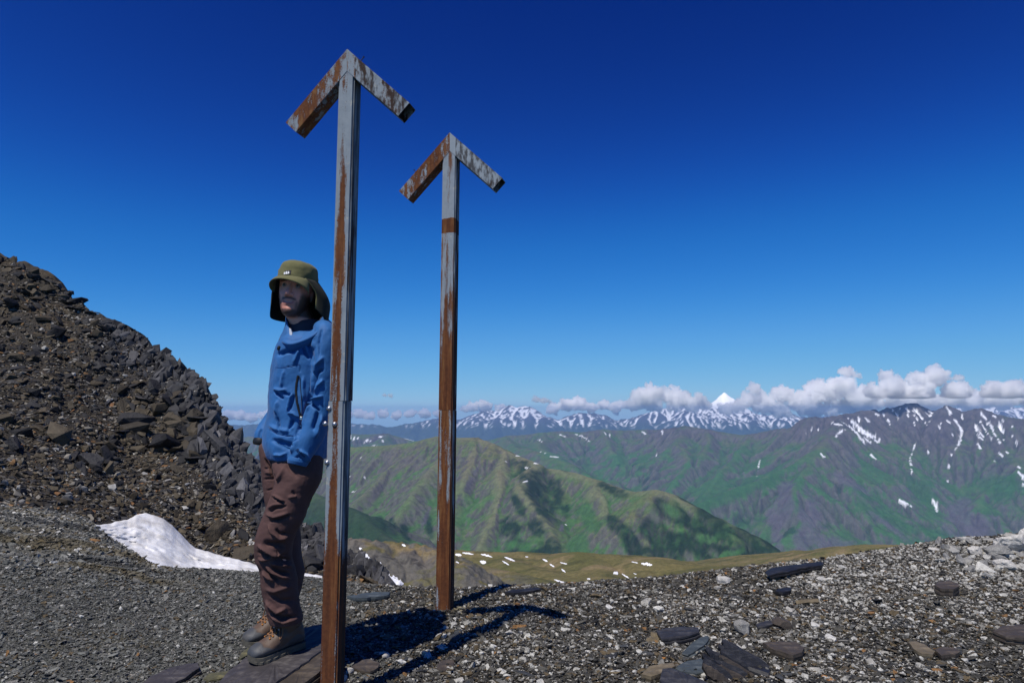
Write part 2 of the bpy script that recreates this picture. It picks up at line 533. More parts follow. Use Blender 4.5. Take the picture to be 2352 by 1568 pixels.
# ------------------------------------------------------------------ middle ranges and the right massif (8 - 15 km)
def build_massif():
    x0, x1, y0, y1 = -9500, 10500, 6600, 16000
    cell = 24.0
    nx = int((x1 - x0) / cell); ny = int((y1 - y0) / cell)
    X, Y = np.meshgrid(np.linspace(x0, x1, nx), np.linspace(y0, y1, ny))
    back = mk([(-2600, 400), (-1300, 372), (-600, 350), (-200, 335), (130, 328), (280, 332), (400, 324), (470, 345), (580, 372), (760, 395), (950, 390), (1100, 368), (1200, 340), (1330, 335), (1480, 318), (1600, 308), (1700, 320), (1860, 298), (2000, 305), (2100, 300), (2330, 298)], Z6, 13500)
    back2 = mk([(20, 488), (100, 480), (180, 468), (330, 490), (440, 510), (520, 525), (600, 520), (750, 490), (850, 480), (930, 430), (1000, 410)], Z7,
               [12800, 12500, 12300, 12100, 12000, 11900, 11700, 11500, 11300, 11200, 11000])
    mass = mk([(1000, 410), (1100, 415), (1200, 398), (1300, 380), (1400, 368), (1500, 350), (1560, 328), (1620, 320), (1680, 345), (1760, 375), (1860, 342), (1930, 388), (2050, 365), (2130, 360), (2200, 398), (2352, 420), (2700, 460)], Z7,
              [11000, 10900, 10800, 10800, 10900, 11000, 11000, 11000, 10900, 10800, 10600, 10500, 10300, 10200, 10000, 9800, 9500])
    spur = mk([(1200, 398), (1150, 455), (1100, 520), (1060, 585), (1010, 650), (990, 720), (940, 800), (890, 850)], Z7, [10800, 10400, 10000, 9700, 9400, 9150, 8800, 8550])
    spl = mk([(1010, 650), (860, 730), (700, 800), (500, 880), (250, 970)], Z7, [9400, 9200, 9000, 8800, 8600])
    spf = mk([(890, 850), (860, 960), (850, 1100), (860, 1250), (880, 1400)], Z7, [8550, 8200, 7900, 7650, 7400])
    spr = mk([(1000, 720), (1180, 800), (1330, 900), (1480, 990), (1650, 1080), (1800, 1150), (1960, 1230)], Z7, [9150, 8900, 8650, 8450, 8250, 8100, 7950])
    sr2 = mk([(1930, 388), (1960, 500), (1900, 620), (1880, 760), (1840, 900), (1780, 1020)], Z7, [10500, 10200, 9900, 9600, 9300, 9050])
    sr3 = mk([(2100, 355), (2200, 520), (2260, 680), (2180, 840), (2080, 940), (2000, 1060), (1950, 1200)], Z7, [10200, 9800, 9400, 9000, 8700, 8450, 8250])
    sr4 = mk([(1560, 328), (1520, 450), (1480, 600), (1560, 760), (1640, 900)], Z7, [11000, 10600, 10200, 9800, 9500])
    sr5 = mk([(2300, 410), (2380, 600), (2420, 800), (2400, 1000)], Z7, [9800, 9300, 8900, 8600])
    b1 = mk([(1860, 298), (1900, 400), (1960, 520), (2060, 640), (2150, 760)], Z6, [13500, 12600, 11800, 11100, 10500])
    b2 = mk([(1480, 318), (1420, 420), (1560, 500), (1700, 570)], Z6, [13500, 12300, 11300, 10500])
    b2b = mk([(1200, 345), (1270, 420), (1400, 440), (1520, 490), (1640, 530), (1760, 610)], Z6, [13000, 11500, 10200, 9600, 9200, 8800])
    b3 = mk([(180, 468), (150, 580), (220, 700), (120, 850), (100, 1000)], Z7, [12300, 11500, 10700, 10000, 9400])
    b4 = mk([(600, 520), (560, 620), (430, 760), (380, 860), (300, 960)], Z7, [11700, 11000, 10300, 9700, 9200])
    b5 = mk([(330, 490), (330, 600), (250, 720)], Z7, [12100, 11300, 10600])
    b6 = mk([(400, 324), (330, 430), (180, 520), (60, 640), (-100, 760)], Z6, [13500, 12300, 11300, 10400, 9600])
    b7 = mk([(100, 328), (20, 430), (-200, 560)], Z6, [13500, 12300, 11300])
    ridges = [(back, .58), (back2, .6), (mass, .66), (spur, .6), (spl, .55), (spf, .66), (spr, .55), (sr2, .62), (sr3, .6), (sr4, .62), (sr5, .6),
              (b1, .6), (b2, .6), (b2b, .6), (b3, .62), (b4, .62), (b5, .62), (b6, .6), (b7, .6)]
    Xw = X + 90 * fbm(X / 900, Y / 900, 103, 4); Yw = Y + 90 * fbm(X / 900 + 9, Y / 900, 104, 4)
    H, D, S = ridge_field(Xw, Yw, ridges, .6, -1900, 40)
    g = ridged(S / 260 + .25 * fbm(X / 600, Y / 600, 105, 3), D / 2600, 106, 3)
    H = H + 185 * sstep(40, 650, D) * (g - .3) + 70 * fbm(X / 380, Y / 380, 108, 6) * sstep(0, 300, D)
    H += 16 * ridged(X / 130, Y / 130, 118, 3) * sstep(-700, 0, H)
    h, flow = erode(H / cell, 260000, 44, 15, batches=24)
    H = h * cell + 3.5 * fbm(X / 60, Y / 60, 144, 3)
    H = H + 34 * (ridged(X / 210, Y / 210, 119, 4) - .35) * sstep(-260, 40, H)
    H = np.where(H > 110, 110 + (H - 110) * .3, H)
    H = np.minimum(H, 142.0)
    gy, gx = np.gradient(H, cell)
    sl = np.hypot(gx, gy)
    lf = blur(np.log1p(flow), 1)
    n1 = fbm(X / 180, Y / 180, 131, 5); n2 = fbm(X / 900, Y / 900, 133, 4)
    alt = H + 160 * n2
    C = np.zeros(H.shape + (3,)) + np.array(GRASS) * np.array([.9, .95, 1.0])
    C = mixc(C, (.115, .095, .062), np.clip(sstep(-1000, -300, alt) * .6 + .5 * n1, 0, .8))
    C = mixc(C, (.078, .070, .086), sstep(-620, -120, alt + 200 * n1) * .85)
    rock = sstep(.68, .95, sl + .2 * n1 + .1 * n2)
    C = mixc(C, ROCKC, rock * .8)
    C = mixc(C, (.040, .090, .032), sstep(2.0, 3.2, lf) * sstep(-350, -700, alt) * .65)
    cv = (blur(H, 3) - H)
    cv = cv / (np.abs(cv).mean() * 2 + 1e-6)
    C = mixc(C, (.040, .045, .040), sstep(.1, 1.3, cv) * .6)  # hollows darkened: gully shading put into the cover colour
    C = mixc(C, (.120, .104, .098), sstep(.1, 1.4, -cv) * (.2 + .4 * sstep(-900, -200, H)))  # ridges paled: relief shading put into the cover colour
    C = mixc(C, (.050, .046, .055), sstep(.2, .5, ridged(X / 150, Y / 150, 178, 4) - .45 + .4 * n2 + .3 * sstep(-600, -100, H)) * .6)
    wood = sstep(.1, .3, fbm(X / 260, Y / 260, 161, 5) - .25) * sstep(-700, -1000, H)
    C = mixc(C, FOREST, wood * .7)
    U = proj(np.stack([X, Y, H], -1))
    ng = fbm(X / 110, Y / 110, 190, 5)
    C = mixc(C, (.034, .095, .030), blob_mask(U, [(420, 930, 260, 50, -22), (700, 830, 200, 36, -25), (1500, 1060, 240, 40, 28), (1800, 1170, 200, 40, 20), (1350, 900, 120, 30, 30), (1700, 880, 130, 60, 40), (2200, 850, 130, 90, 20), (260, 1100, 110, 40, 30)], Z7, ng) * .8)
    C = mixc(C, (.090, .080, .098), blob_mask(U, [(820, 980, 150, 60, 100), (770, 1130, 120, 40, 80), (1000, 1010, 120, 60, 70), (950, 1150, 160, 60, 100), (1120, 1230, 130, 50, 10), (1240, 830, 120, 24, 30), (2000, 1080, 180, 100, 30), (1480, 1100, 120, 16, 38)], Z7, ng) * .75)
    # snow lies in the gullies near the crests, longer couloirs on the right massif
    curv = blur(H, 6) - H                                  # positive in hollows
    lane = ridged(S / 120 + .4 * fbm(X / 300, Y / 300, 171, 3), D / 900, 172, 2)
    far = sstep(12300, 13600, Y); rightm = sstep(2600, 4200, X) * sstep(11800, 11000, Y)
    sc = curv / 22.0 + .9 * (lane - .55) + .5 * fbm(X / 130, Y / 130, 173, 4) + .55 * sstep(-330, 60, H) - .72
    sc = sc + .10 * rightm - .9 * sstep(-250, -420, H) - .25 * (1 - np.maximum(far, rightm))
    snow = sstep(.34, .42, sc) * sstep(-520, -400, H)
    L7 = [([(1180, 440), (1250, 480), (1290, 520), (1350, 600)], 8), ([(1230, 420), (1290, 470), (1360, 520), (1430, 555)], 12), ([(1290, 490), (1380, 540), (1430, 580)], 9), ([(1330, 540), (1400, 600)], 7),
          ([(1340, 420), (1370, 450)], 6), ([(1150, 540), (1180, 505), (1210, 492)], 10), ([(1140, 455), (1210, 465)], 6), ([(1370, 650), (1410, 680)], 5),
          ([(1860, 345), (1880, 400), (1930, 450), (1955, 500), (1945, 560), (1915, 615)], 9), ([(1850, 345), (1890, 390)], 14), ([(1890, 640), (1892, 680)], 4), ([(1870, 715), (1872, 750)], 9), ([(1865, 820), (1867, 835)], 6),
          ([(1770, 942), (1790, 960), (1795, 1015)], 9), ([(1805, 942), (1790, 960)], 7), ([(1745, 1080), (1770, 1060)], 4), ([(1650, 435), (1655, 480)], 7), ([(1655, 590), (1625, 680), (1640, 780)], 5), ([(1740, 620), (1742, 645)], 4),
          ([(1550, 935), (1590, 955), (1630, 982)], 6), ([(670, 680), (655, 740)], 6), ([(650, 780), (645, 790)], 4), ([(2060, 370), (2120, 430), (2170, 530), (2250, 645)], 8), ([(2050, 400), (2090, 470), (2150, 560)], 7),
          ([(2040, 460), (2080, 520), (2110, 570)], 8), ([(2050, 520), (2090, 560)], 8), ([(2050, 570), (2080, 620)], 7), ([(2180, 625), (2215, 662)], 5), ([(2150, 400), (2185, 420)], 6), ([(2210, 430), (2225, 442)], 10),
          ([(2250, 440), (2300, 500)], 5), ([(2270, 520), (2320, 610)], 4), ([(2310, 725), (2330, 740)], 4), ([(2315, 760), (2345, 790), (2348, 850)], 9), ([(1880, 500), (1905, 535)], 5), ([(1720, 450), (1735, 465)], 5),
          ([(1480, 420), (1495, 460)], 6), ([(1400, 395), (1430, 400)], 6), ([(1450, 385), (1470, 412)], 6), ([(1500, 340), (1520, 380)], 5), ([(960, 520), (975, 510)], 3), ([(1040, 630), (1080, 668)], 4), ([(1540, 400), (1552, 430)], 4), ([(2160, 690), (2175, 700)], 4), ([(2215, 545), (2225, 565)], 6)]
    snow = np.maximum(snow, streak_mask(U, L7, Z7, ng))
    L6 = [([(145, 370), (158, 340)], 8), ([(175, 372), (182, 345)], 6), ([(200, 370), (207, 348)], 5), ([(240, 390), (270, 370), (300, 380)], 8), ([(340, 345), (370, 350)], 4), ([(370, 370), (375, 385)], 5), ([(520, 358), (580, 375)], 5), ([(300, 405), (330, 410)], 4),
          ([(1430, 448), (1480, 458)], 4), ([(1500, 480), (1560, 486)], 5), ([(2260, 420), (2265, 425)], 4), ([(2215, 478), (2225, 470)], 5), ([(2120, 310), (2150, 330)], 6), ([(2255, 305), (2262, 330)], 6), ([(1870, 310), (1880, 340)], 5), ([(1900, 320), (1906, 350)], 4),
          ([(1670, 330), (1730, 350), (1770, 380)], 4), ([(1560, 330), (1610, 350)], 5), ([(1680, 480), (1690, 500)], 4), ([(1420, 360), (1450, 385)], 4)]
    snow = np.maximum(snow, streak_mask(U, L6, Z6, ng))
    C = np.minimum(C * 1.12, .9)
    C = mixc(C, SNOWC, snow)
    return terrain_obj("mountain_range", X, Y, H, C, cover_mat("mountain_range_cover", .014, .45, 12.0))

# ------------------------------------------------------------------ far snowy range (34 - 44 km)
def build_snowy():
    x0, x1, y0, y1 = -26000, 30000, 32500, 46500
    cell = 95.0
    nx = int((x1 - x0) / cell); ny = int((y1 - y0) / cell)
    X, Y = np.meshgrid(np.linspace(x0, x1, nx), np.linspace(y0, y1, ny))
    f1 = mk([(-2000, 262), (-1400, 262), (-700, 258), (-200, 262), (130, 264), (300, 262), (430, 282), (600, 245), (740, 215), (900, 228), (1000, 195), (1090, 160), (1150, 185), (1200, 150), (1235, 134), (1265, 150), (1290, 168), (1330, 132), (1370, 160), (1420, 195), (1500, 205), (1560, 225), (1650, 205), (1700, 188), (1790, 185), (1860, 205), (1920, 240), (2000, 232), (2100, 205), (2200, 170), (2330, 150)], Z6, 38000)
    f2 = mk([(0, 368), (100, 350), (200, 325), (310, 318), (360, 345), (420, 370), (520, 372), (620, 385), (720, 400), (800, 372), (870, 395), (960, 410), (1200, 400), (1500, 380), (1800, 360), (2050, 345), (2130, 340), (2250, 338), (2352, 350), (2700, 360)], Z7, 38000)
    kz = mk([(365, 345), (385, 330), (412, 310), (440, 300), (466, 310), (498, 330), (525, 345)], Z7, 43500)
    kz2 = mk([(440, 300), (430, 320), (410, 360)], Z7, [43500, 42300, 41000])
    rid = [(f1, .5), (f2, .5), (kz, 1.0), (kz2, .6)]
    rr = np.random.default_rng(4)
    allp = resample(f1, 1500).tolist() + resample(f2, 1500).tolist()
    for p in allp:                                   # spurs towards the viewer
        dx = rr.uniform(-900, 900)
        rid.append(([p, (p[0] + dx * .5, p[1] - 1500, p[2] - rr.uniform(330, 600)), (p[0] + dx, p[1] - 3600, p[2] - rr.uniform(1100, 1500))], .52))
    Xw = X + 260 * fbm(X / 2600, Y / 2600, 203, 4); Yw = Y + 260 * fbm(X / 2600 + 9, Y / 2600, 204, 4)
    H, D, S = ridge_field(Xw, Yw, rid, .5, -2200, 60)
    H = H + 150 * fbm(X / 900, Y / 900, 208, 6) * sstep(0, 700, D) + 130 * (ridged(X / 620, Y / 620, 209, 4) - .4)
    h, flow = erode(H / cell, 60000, 36, 25, batches=16)
    H = h * cell
    pk = W(*Z7(440, 252), 43500)
    dx, dy = X - pk.x, Y - pk.y
    H = np.maximum(H, pk.z - .80 * np.maximum(np.abs(dx * .95 + dy * .3), np.abs(dy * .9 - dx * .25)) - .25 * np.abs(dx) + 90 * (ridged(X / 800, Y / 800, 219, 3) - .6) * sstep(0, 500, np.hypot(dx, dy)))
    gy, gx = np.gradient(H, cell)
    sl = np.hypot(gx, gy)
    n1 = fbm(X / 700, Y / 700, 231, 5); n3 = fbm(X / 260, Y / 260, 233, 4)
    curv = blur(H, 3) - H
    iskz = sstep(41200, 42200, Y)
    C = np.zeros(H.shape + (3,)) + np.array((.085, .085, .10))
    C = mixc(C, (.05, .07, .05), sstep(-300, -1000, H))
    right = sstep(8000, 11500, X)
    sc = curv / 38.0 + .55 * n3 + .35 * n1 + 1.0 * sstep(-750, 500, H) + .22 * right - .10 - .12 * sstep(-7000, -15000, X)
    snow = sstep(.32, .45, sc) * sstep(-1050, -700, H)
    snow = np.maximum(snow, iskz * sstep(.60, .46, ridged(X / 330, Y / 900, 239, 3) + .35 * n3))
    C = mixc(C, (.86, .87, .90), snow)
    return terrain_obj("snowy_range", X, Y, H, C, cover_mat("snowy_range_cover", .003, .15, 14.0))

green_mountain = build_green()
mountain_range = build_massif()
snowy_range = build_snowy()

# valley floor reaching out under all the ranges
def build_floor():
    n = 60
    X, Y = np.meshgrid(np.linspace(-28000, 28000, n), np.linspace(-2500, 29000, n))
    H = -1700 + 60 * fbm(X / 4000, Y / 4000, 300, 4)
    C = np.zeros(H.shape + (3,)) + np.array((.04, .075, .03))
    return terrain_obj("valley_floor", X, Y, H, C, cover_mat("valley_floor_cover", .004, .3, 4.0))
build_floor()
def build_far_floor():
    n = 40
    X, Y = np.meshgrid(np.linspace(-60000, 60000, n), np.linspace(29400, 80000, n))
    H = -2150 + 0 * X
    C = np.zeros(H.shape + (3,)) + np.array((.05, .07, .05))
    return terrain_obj("far_plain", X, Y, H, C, cover_mat("far_plain_cover", .002, .3, 4.0))
build_far_floor()

# ------------------------------------------------------------------ haze: one closed box of thin air
def build_haze():
    bm = bmesh.new()
    bmesh.ops.create_cube(bm, size=1.0)
    me = bpy.data.meshes.new("haze")
    bm.to_mesh(me); bm.free()
    x0, x1, y0, y1, z0, z1 = -28500, 28500, -3000, 29200, -2140, 150
    V = get_co(me)
    V = np.stack([np.where(V[:, 0] < 0, x0, x1), np.where(V[:, 1] < 0, y0, y1), np.where(V[:, 2] < 0, z0, z1)], 1)
    set_co(me, V)
    m = bpy.data.materials.new("haze_air")
    m.use_nodes = True
    nt = m.node_tree
    for n in list(nt.nodes): nt.nodes.remove(n)
    out = nt.nodes.new("ShaderNodeOutputMaterial")
    pv = nt.nodes.new("ShaderNodeVolumePrincipled")
    pv.inputs["Color"].default_value = (.32, .56, 1.0, 1)
    pv.inputs["Density"].default_value = 2.6e-5
    pv.inputs["Anisotropy"].default_value = 0.1
    nt.links.new(pv.outputs[0], out.inputs["Volume"])
    o = link("haze", me, m)
    tag(o, kind="stuff")
build_haze()
# ================================================================== clouds (all outside the haze box)
from mathutils import noise as mnoise
def cloud_material(dens):
    m = bpy.data.materials.new("cloud_vapour")
    m.use_nodes = True
    nt = m.node_tree
    for n in list(nt.nodes): nt.nodes.remove(n)
    out = nt.nodes.new("ShaderNodeOutputMaterial")
    pv = nt.nodes.new("ShaderNodeVolumePrincipled")
    pv.inputs["Color"].default_value = (.998, .998, .999, 1)
    pv.inputs["Density"].default_value = dens
    pv.inputs["Anisotropy"].default_value = 0.3
    nt.links.new(pv.outputs[0], out.inputs["Volume"])
    return m

def remeshed(bm, voxel, smooth_it=0):
    me = bpy.data.meshes.new("tmp")
    bm.to_mesh(me); bm.free()
    o = bpy.data.objects.new("tmp", me)
    COL.objects.link(o)
    md = o.modifiers.new("r", 'REMESH'); md.mode = 'VOXEL'; md.voxel_size = voxel; md.use_smooth_shade = True
    if smooth_it:
        sm = o.modifiers.new("s", 'SMOOTH'); sm.factor = .5; sm.iterations = smooth_it
    bpy.context.view_layer.update()
    dg = bpy.context.evaluated_depsgraph_get()
    r = bpy.data.meshes.new_from_object(o.evaluated_get(dg))
    bpy.data.objects.remove(o); bpy.data.meshes.remove(me)
    return r

def build_cloud(name, puffs, Y, mfp_px, seed, flat=.8, zmin=None, nsub=13):
    rr = random.Random(seed)
    k = Y / FPX
    c0 = W(puffs[0][0], puffs[0][1], Y)
    bm = bmesh.new()
    for (u, v, r) in puffs:
        c = W(u, v, Y) - c0
        c.y += rr.uniform(-1, 1) * r * k * .6
        for q in range(nsub):
            d = Vector((rr.gauss(0, 1), rr.gauss(0, 1), rr.gauss(0, 1))).normalized()
            if q == 0: p, s = c, r * k * .92
            else: p, s = c + Vector((d.x, d.y, d.z * .75 + .1)) * r * k * rr.uniform(.5, .98), r * k * rr.uniform(.16, .46)
            bmesh.ops.create_icosphere(bm, subdivisions=2, radius=s, matrix=Matrix.Translation(p) @ Matrix.Diagonal((1.1, 1.1, flat, 1)))
    rm = max(p[2] for p in puffs) * k
    me = remeshed(bm, max(1.5 * k, rm / 20))
    V = get_co(me); N = get_no(me)
    f = 1 / (rm * .55)
    d = np.array([mnoise.fractal(Vector(p) * f, 0.6, 2.1, 5, noise_basis='PERLIN_ORIGINAL') for p in V])
    d2 = np.array([mnoise.fractal(Vector(p) * f * 3.1, 0.7, 2.1, 4, noise_basis='PERLIN_ORIGINAL') for p in V])
    V = V + N * (d * rm * .30 + d2 * rm * .10)[:, None]
    if zmin is not None:
        V[:, 2] = np.maximum(V[:, 2], zmin - c0.z + .12 * rm * (d - d.min()))
    set_co(me, V)
    me.materials.clear()
    o = link(name, me, cloud_material(1.0 / (mfp_px * k)))
    o.location = c0
    return o

FARY = 30900.0
bank1 = [(1475, 913, 28), (1502, 901, 22), (1450, 930, 18), (1530, 910, 18), (1562, 916, 27), (1598, 918, 16), (1620, 932, 15), (1500, 930, 20), (1545, 932, 18), (1585, 936, 15)]
bank2 = [(1668, 940, 15), (1694, 932, 20), (1720, 918, 22), (1735, 893, 17), (1760, 927, 30), (1800, 905, 28), (1790, 938, 26), (1840, 922, 34), (1880, 898, 34), (1870, 935, 30),
         (1930, 885, 30), (1925, 925, 36), (1960, 915, 34), (1945, 855, 16), (1966, 862, 11), (1900, 945, 18), (1975, 935, 26)]
bank3 = [(2010, 903, 24), (2040, 890, 28), (2033, 862, 14), (2072, 900, 32), (2110, 872, 24), (2115, 900, 32), (2150, 866, 28), (2145, 845, 13), (2152, 905, 34),
         (2190, 900, 30), (2200, 868, 10), (2232, 905, 30), (2270, 898, 28), (2310, 900, 32), (2345, 892, 28), (2385, 905, 30)]
g = "white cumulus clouds along the mountain horizon"
c = build_cloud("cloud", bank1, FARY, 6.5, 1); tag(c, "puffy grey white cloud just left of the sharp white snow peak", "cloud", g)
c = build_cloud("cloud", bank2, FARY + 300, 7, 2); tag(c, "long heaped white cloud bank right of the sharp white snow peak", "cloud", g)
up3 = [p for p in bank3 if p[1] + p[2] * .5 < 918]
lo3 = [(2000, 925, 24), (2035, 915, 28), (2070, 925, 28), (2100, 915, 26), (2140, 922, 30), (2180, 915, 28), (2220, 925, 28), (2260, 915, 26), (2300, 918, 28), (2340, 912, 28), (2385, 915, 28)]
c = build_cloud("cloud", up3, 10900.0, 7, 3, zmin=158.0); tag(c, "tall heaped cumulus cloud towering over the dark snow streaked peaks at the right", "cloud", g)
c = build_cloud("cloud", lo3, FARY + 500, 7, 8); tag(c, "low cloud bank behind the dark snow streaked peaks at the right", "cloud", g)
low = [(505, 958, 12), (528, 953, 15), (552, 955, 17), (580, 958, 14), (606, 953, 15), (636, 958, 12), (670, 955, 13), (705, 954, 14), (745, 957, 12), (800, 952, 14), (825, 950, 15), (850, 955, 13), (880, 950, 15), (910, 954, 13), (940, 950, 14), (975, 948, 15), (1005, 950, 12)]
c = build_cloud("cloud", low, 50000.0, 4, 4, flat=.7, nsub=12); tag(c, "low band of small white clouds far off behind the person and posts", "cloud", g)
mid = [(1068, 938, 10), (1085, 934, 14), (1115, 932, 15), (1150, 936, 13), (1270, 938, 16), (1300, 930, 20), (1330, 928, 20), (1355, 935, 16), (1385, 930, 14), (1410, 936, 16), (1430, 930, 12)]
c = build_cloud("cloud", mid, 49000.0, 4, 5, nsub=12); tag(c, "small clouds behind the jagged twin peaked snowy ridge", "cloud", g)
for k, (pts, lab) in enumerate([([(1232, 917, 11), (1248, 919, 12), (1262, 922, 7)], "small flat grey cloud floating above the twin peaked ridge"),
                                ([(884, 908, 6), (897, 909, 7)], "tiny grey cloud wisp between the two arrow posts")]):
    c = build_cloud("cloud", pts, 30000.0, 9, 20 + k, flat=.6)
    tag(c, lab, "cloud", g)
# ================================================================== golden hill below the pass (0.3 - 1.2 km)
def build_hill():
    na, ny = 820, 430
    A1 = np.linspace(-.42, 1.02, na); Y1 = np.geomspace(250, 1350, ny)
    AA, Y = np.meshgrid(A1, Y1)
    X = AA * Y
    rocky = mk([(-900, 1120), (-400, 1070), (-150, 1050), (120, 1040), (250, 1040), (380, 1066), (450, 1060), (600, 1075), (730, 1100), (800, 1160), (880, 1260)], Z6,
               [400, 405, 410, 415, 420, 425, 430, 430, 425, 400, 370])
    gold = mk([(600, 1110), (860, 1120), (1000, 1128), (1150, 1140), (1300, 1140), (1450, 1156), (1600, 1182), (1640, 1172), (1740, 1133), (1830, 1150), (1950, 1154), (2100, 1158), (2250, 1178), (2350, 1194)], Z6,
              [720, 720, 715, 710, 700, 690, 670, 665, 655, 645, 640, 630, 620, 610])
    gold2 = mk([(0, 1312), (100, 1340), (200, 1360), (350, 1362), (500, 1374), (640, 1402), (760, 1460)], Z7, [605, 590, 580, 570, 560, 545, 520])
    plat = mk([(540, 1364), (700, 1355), (850, 1330), (950, 1325), (1050, 1305), (1150, 1270), (1300, 1240), (1450, 1228), (1600, 1230), (1800, 1235), (2100, 1242)], Z7, 960)
    fore = mk([(840, 1180), (1000, 1215), (1200, 1265), (1400, 1315), (1600, 1375), (1800, 1450)], Z6, [560, 540, 515, 490, 465, 440])
    spl = mk([(300, 1050), (300, 1150), (330, 1260), (380, 1400)], Z6, [420, 395, 370, 345])
    spl2 = mk([(560, 1075), (560, 1180), (600, 1300), (640, 1420)], Z6, [430, 400, 372, 345])
    sp3 = mk([(1740, 1133), (1800, 1200), (1850, 1270), (1860, 1360)], Z6, [655, 610, 570, 530])
    sp4 = mk([(2100, 1158), (2140, 1230), (2200, 1310)], Z6, [630, 590, 550])
    sp5 = mk([(1150, 1140), (1250, 1190), (1420, 1240), (1560, 1290), (1680, 1330)], Z6, [710, 660, 610, 575, 545])
    ridges = [(rocky, .85), (gold, .3), (gold2, .3), (plat, .26), (fore, .42), (spl, .8), (spl2, .8), (sp3, .35), (sp4, .35), (sp5, .32)]
    Xw = X + 7 * fbm(X / 60, Y / 60, 403, 4); Yw = Y + 7 * fbm(X / 60 + 9, Y / 60, 404, 4)
    H, D, S = ridge_field(Xw, Yw, ridges, .4, -330, 14)
    left = sstep(40, -20, X) * sstep(560, 470, Y)
    H = H + (2.5 + 5.5 * left) * fbm(X / 40, Y / 40, 405, 6) * sstep(0, 40, D) + 5.5 * fbm(X / 85, Y / 60, 415, 3) * sstep(5, 60, D) + left * 4.0 * (ridged(X / 14, Y / 30, 406, 4) - .4) * sstep(3, 30, D)
    H += .55 * fbm(X / 9, Y / 9, 409, 4) + left * 1.6 * ridged(X / 5, Y / 9, 410, 4)
    gx = np.gradient(H, A1, axis=1) / Y; gy = np.gradient(H, Y1, axis=0); sl = np.hypot(gx, gy)
    n1 = fbm(X / 30, Y / 30, 431, 6); n2 = fbm(X / 130, Y / 130, 433, 4); n3 = fbm(X / 7, Y / 7, 435, 3)
    C = np.zeros(H.shape + (3,)) + np.array((.160, .132, .060))
    C = mixc(C, (.098, .098, .036), np.clip(.45 + .9 * n1 + .9 * n2, 0, 1) * .9)
    C = mixc(C, (.068, .074, .026), sstep(600, 500, Y + 60 * n1) * sstep(-20, 40, X) * .75)
    C = mixc(C, (.22, .165, .09), sstep(.15, .5, fbm(X / 40, Y / 18, 437, 5)) * .7)
    C = mixc(C, (.062, .066, .028), sstep(.15, .45, fbm(X / 26, Y / 12, 438, 5)) * .65)
    rock = left * sstep(-.35, .15, .9 * n1 + .6 * n3 + .2 * sl)
    C = mixc(C, (.120, .112, .105), rock * .85)
    C = mixc(C, (.045, .042, .042), left * sstep(.35, .6, n3 + .4 * n1) * .7)
    C = mixc(C, (.06, .06, .05), sstep(.25, .45, ridged(X / 20, Y / 20, 440, 3) - .35 + .4 * n2) * sstep(300, 380, X) * sstep(640, 580, Y) * .7)
    m = cover_mat("hill_grass", .25, .5, 1.6)
    o = terrain_obj("grassy_hill", X, Y, H, C, m)
    return o
grassy_hill = build_hill()

def bvh_of(o):
    me = o.data
    V = get_co(me)
    F = np.empty(len(me.polygons) * 4, np.int32); me.polygons.foreach_get("vertices", F)
    return BVHTree.FromPolygons([tuple(v) for v in V], [tuple(f) for f in F.reshape(-1, 4).tolist()])

m_snow, nt, bs, out = new_mat("old_snow")
b = NB(nt)
co = b.coord("Object")
f = b.noise(co, 3.0, 8, .6)
f2 = b.noise(co, 14.0, 5, .7)
c = b.mix(b.ramp(f, [(.40, 0), (.66, 1)]), (.83, .83, .83), (.54, .52, .49))
c = b.mix(b.ramp(f2, [(.58, 0), (.72, .65)]), c, (.28, .25, .21))
b.l(c, bs.inputs["Base Color"]); bs.inputs["Roughness"].default_value = .75
bs.inputs["Subsurface Weight"].default_value = .15
bs.inputs["Subsurface Radius"].default_value = (.02, .02, .025)
b.l(b.bump(b.noise(co, 9, 8, .65), .5, .03), bs.inputs["Normal"])
m_fsnow = smat("far_snow", (.84, .84, .86), .8, .1)

def drape_snow(bv, pts, wd, zf, parent, seed, ymin=0):
    """thin snow sheet lying on the hill: rings of points dropped on the slope"""
    rr = np.random.default_rng(seed)
    P = np.array([zf(*p) for p in pts], float)
    if len(P) == 1: P = np.array([P[0] - (wd * .2, 0), P[0] + (wd * .2, wd * .04)])
    q = resample(np.c_[P, np.zeros(len(P))], max(1.5, np.linalg.norm(P[-1] - P[0]) / 14))[:, :2]
    n = len(q); t = np.linspace(0, 1, n)
    d = np.gradient(q, axis=0); d /= np.linalg.norm(d, axis=1)[:, None] + 1e-9
    nr = np.stack([-d[:, 1], d[:, 0]], 1)
    w = wd * .18 * (np.sin(np.pi * np.clip(t * .92 + .04, 0, 1)) ** .6)
    a = w * (1 + .5 * rr.uniform(-1, 1, n)); c_ = w * (1 + .5 * rr.uniform(-1, 1, n))
    rows = []
    for i in range(n):
        for k in (-1, -.5, 0, .5, 1):
            p = q[i] + nr[i] * (a[i] * k if k > 0 else c_[i] * k)
            r = ray(p[0], p[1])
            loc, no, _, _ = bv.ray_cast(Vector((0, 0, 0)) + r * ymin, r.normalized())
            if loc is None: return
            lift = .35 * (1 - abs(k) * .8)
            rows.append((loc.x, loc.y, loc.z + lift))
    V = np.array(rows)
    if V[:, 1].max() - V[:, 1].min() > 160: return
    me = mesh_np("snow_patch", V, grid_faces(5, n))
    link("snow_patch", me, m_fsnow, parent)

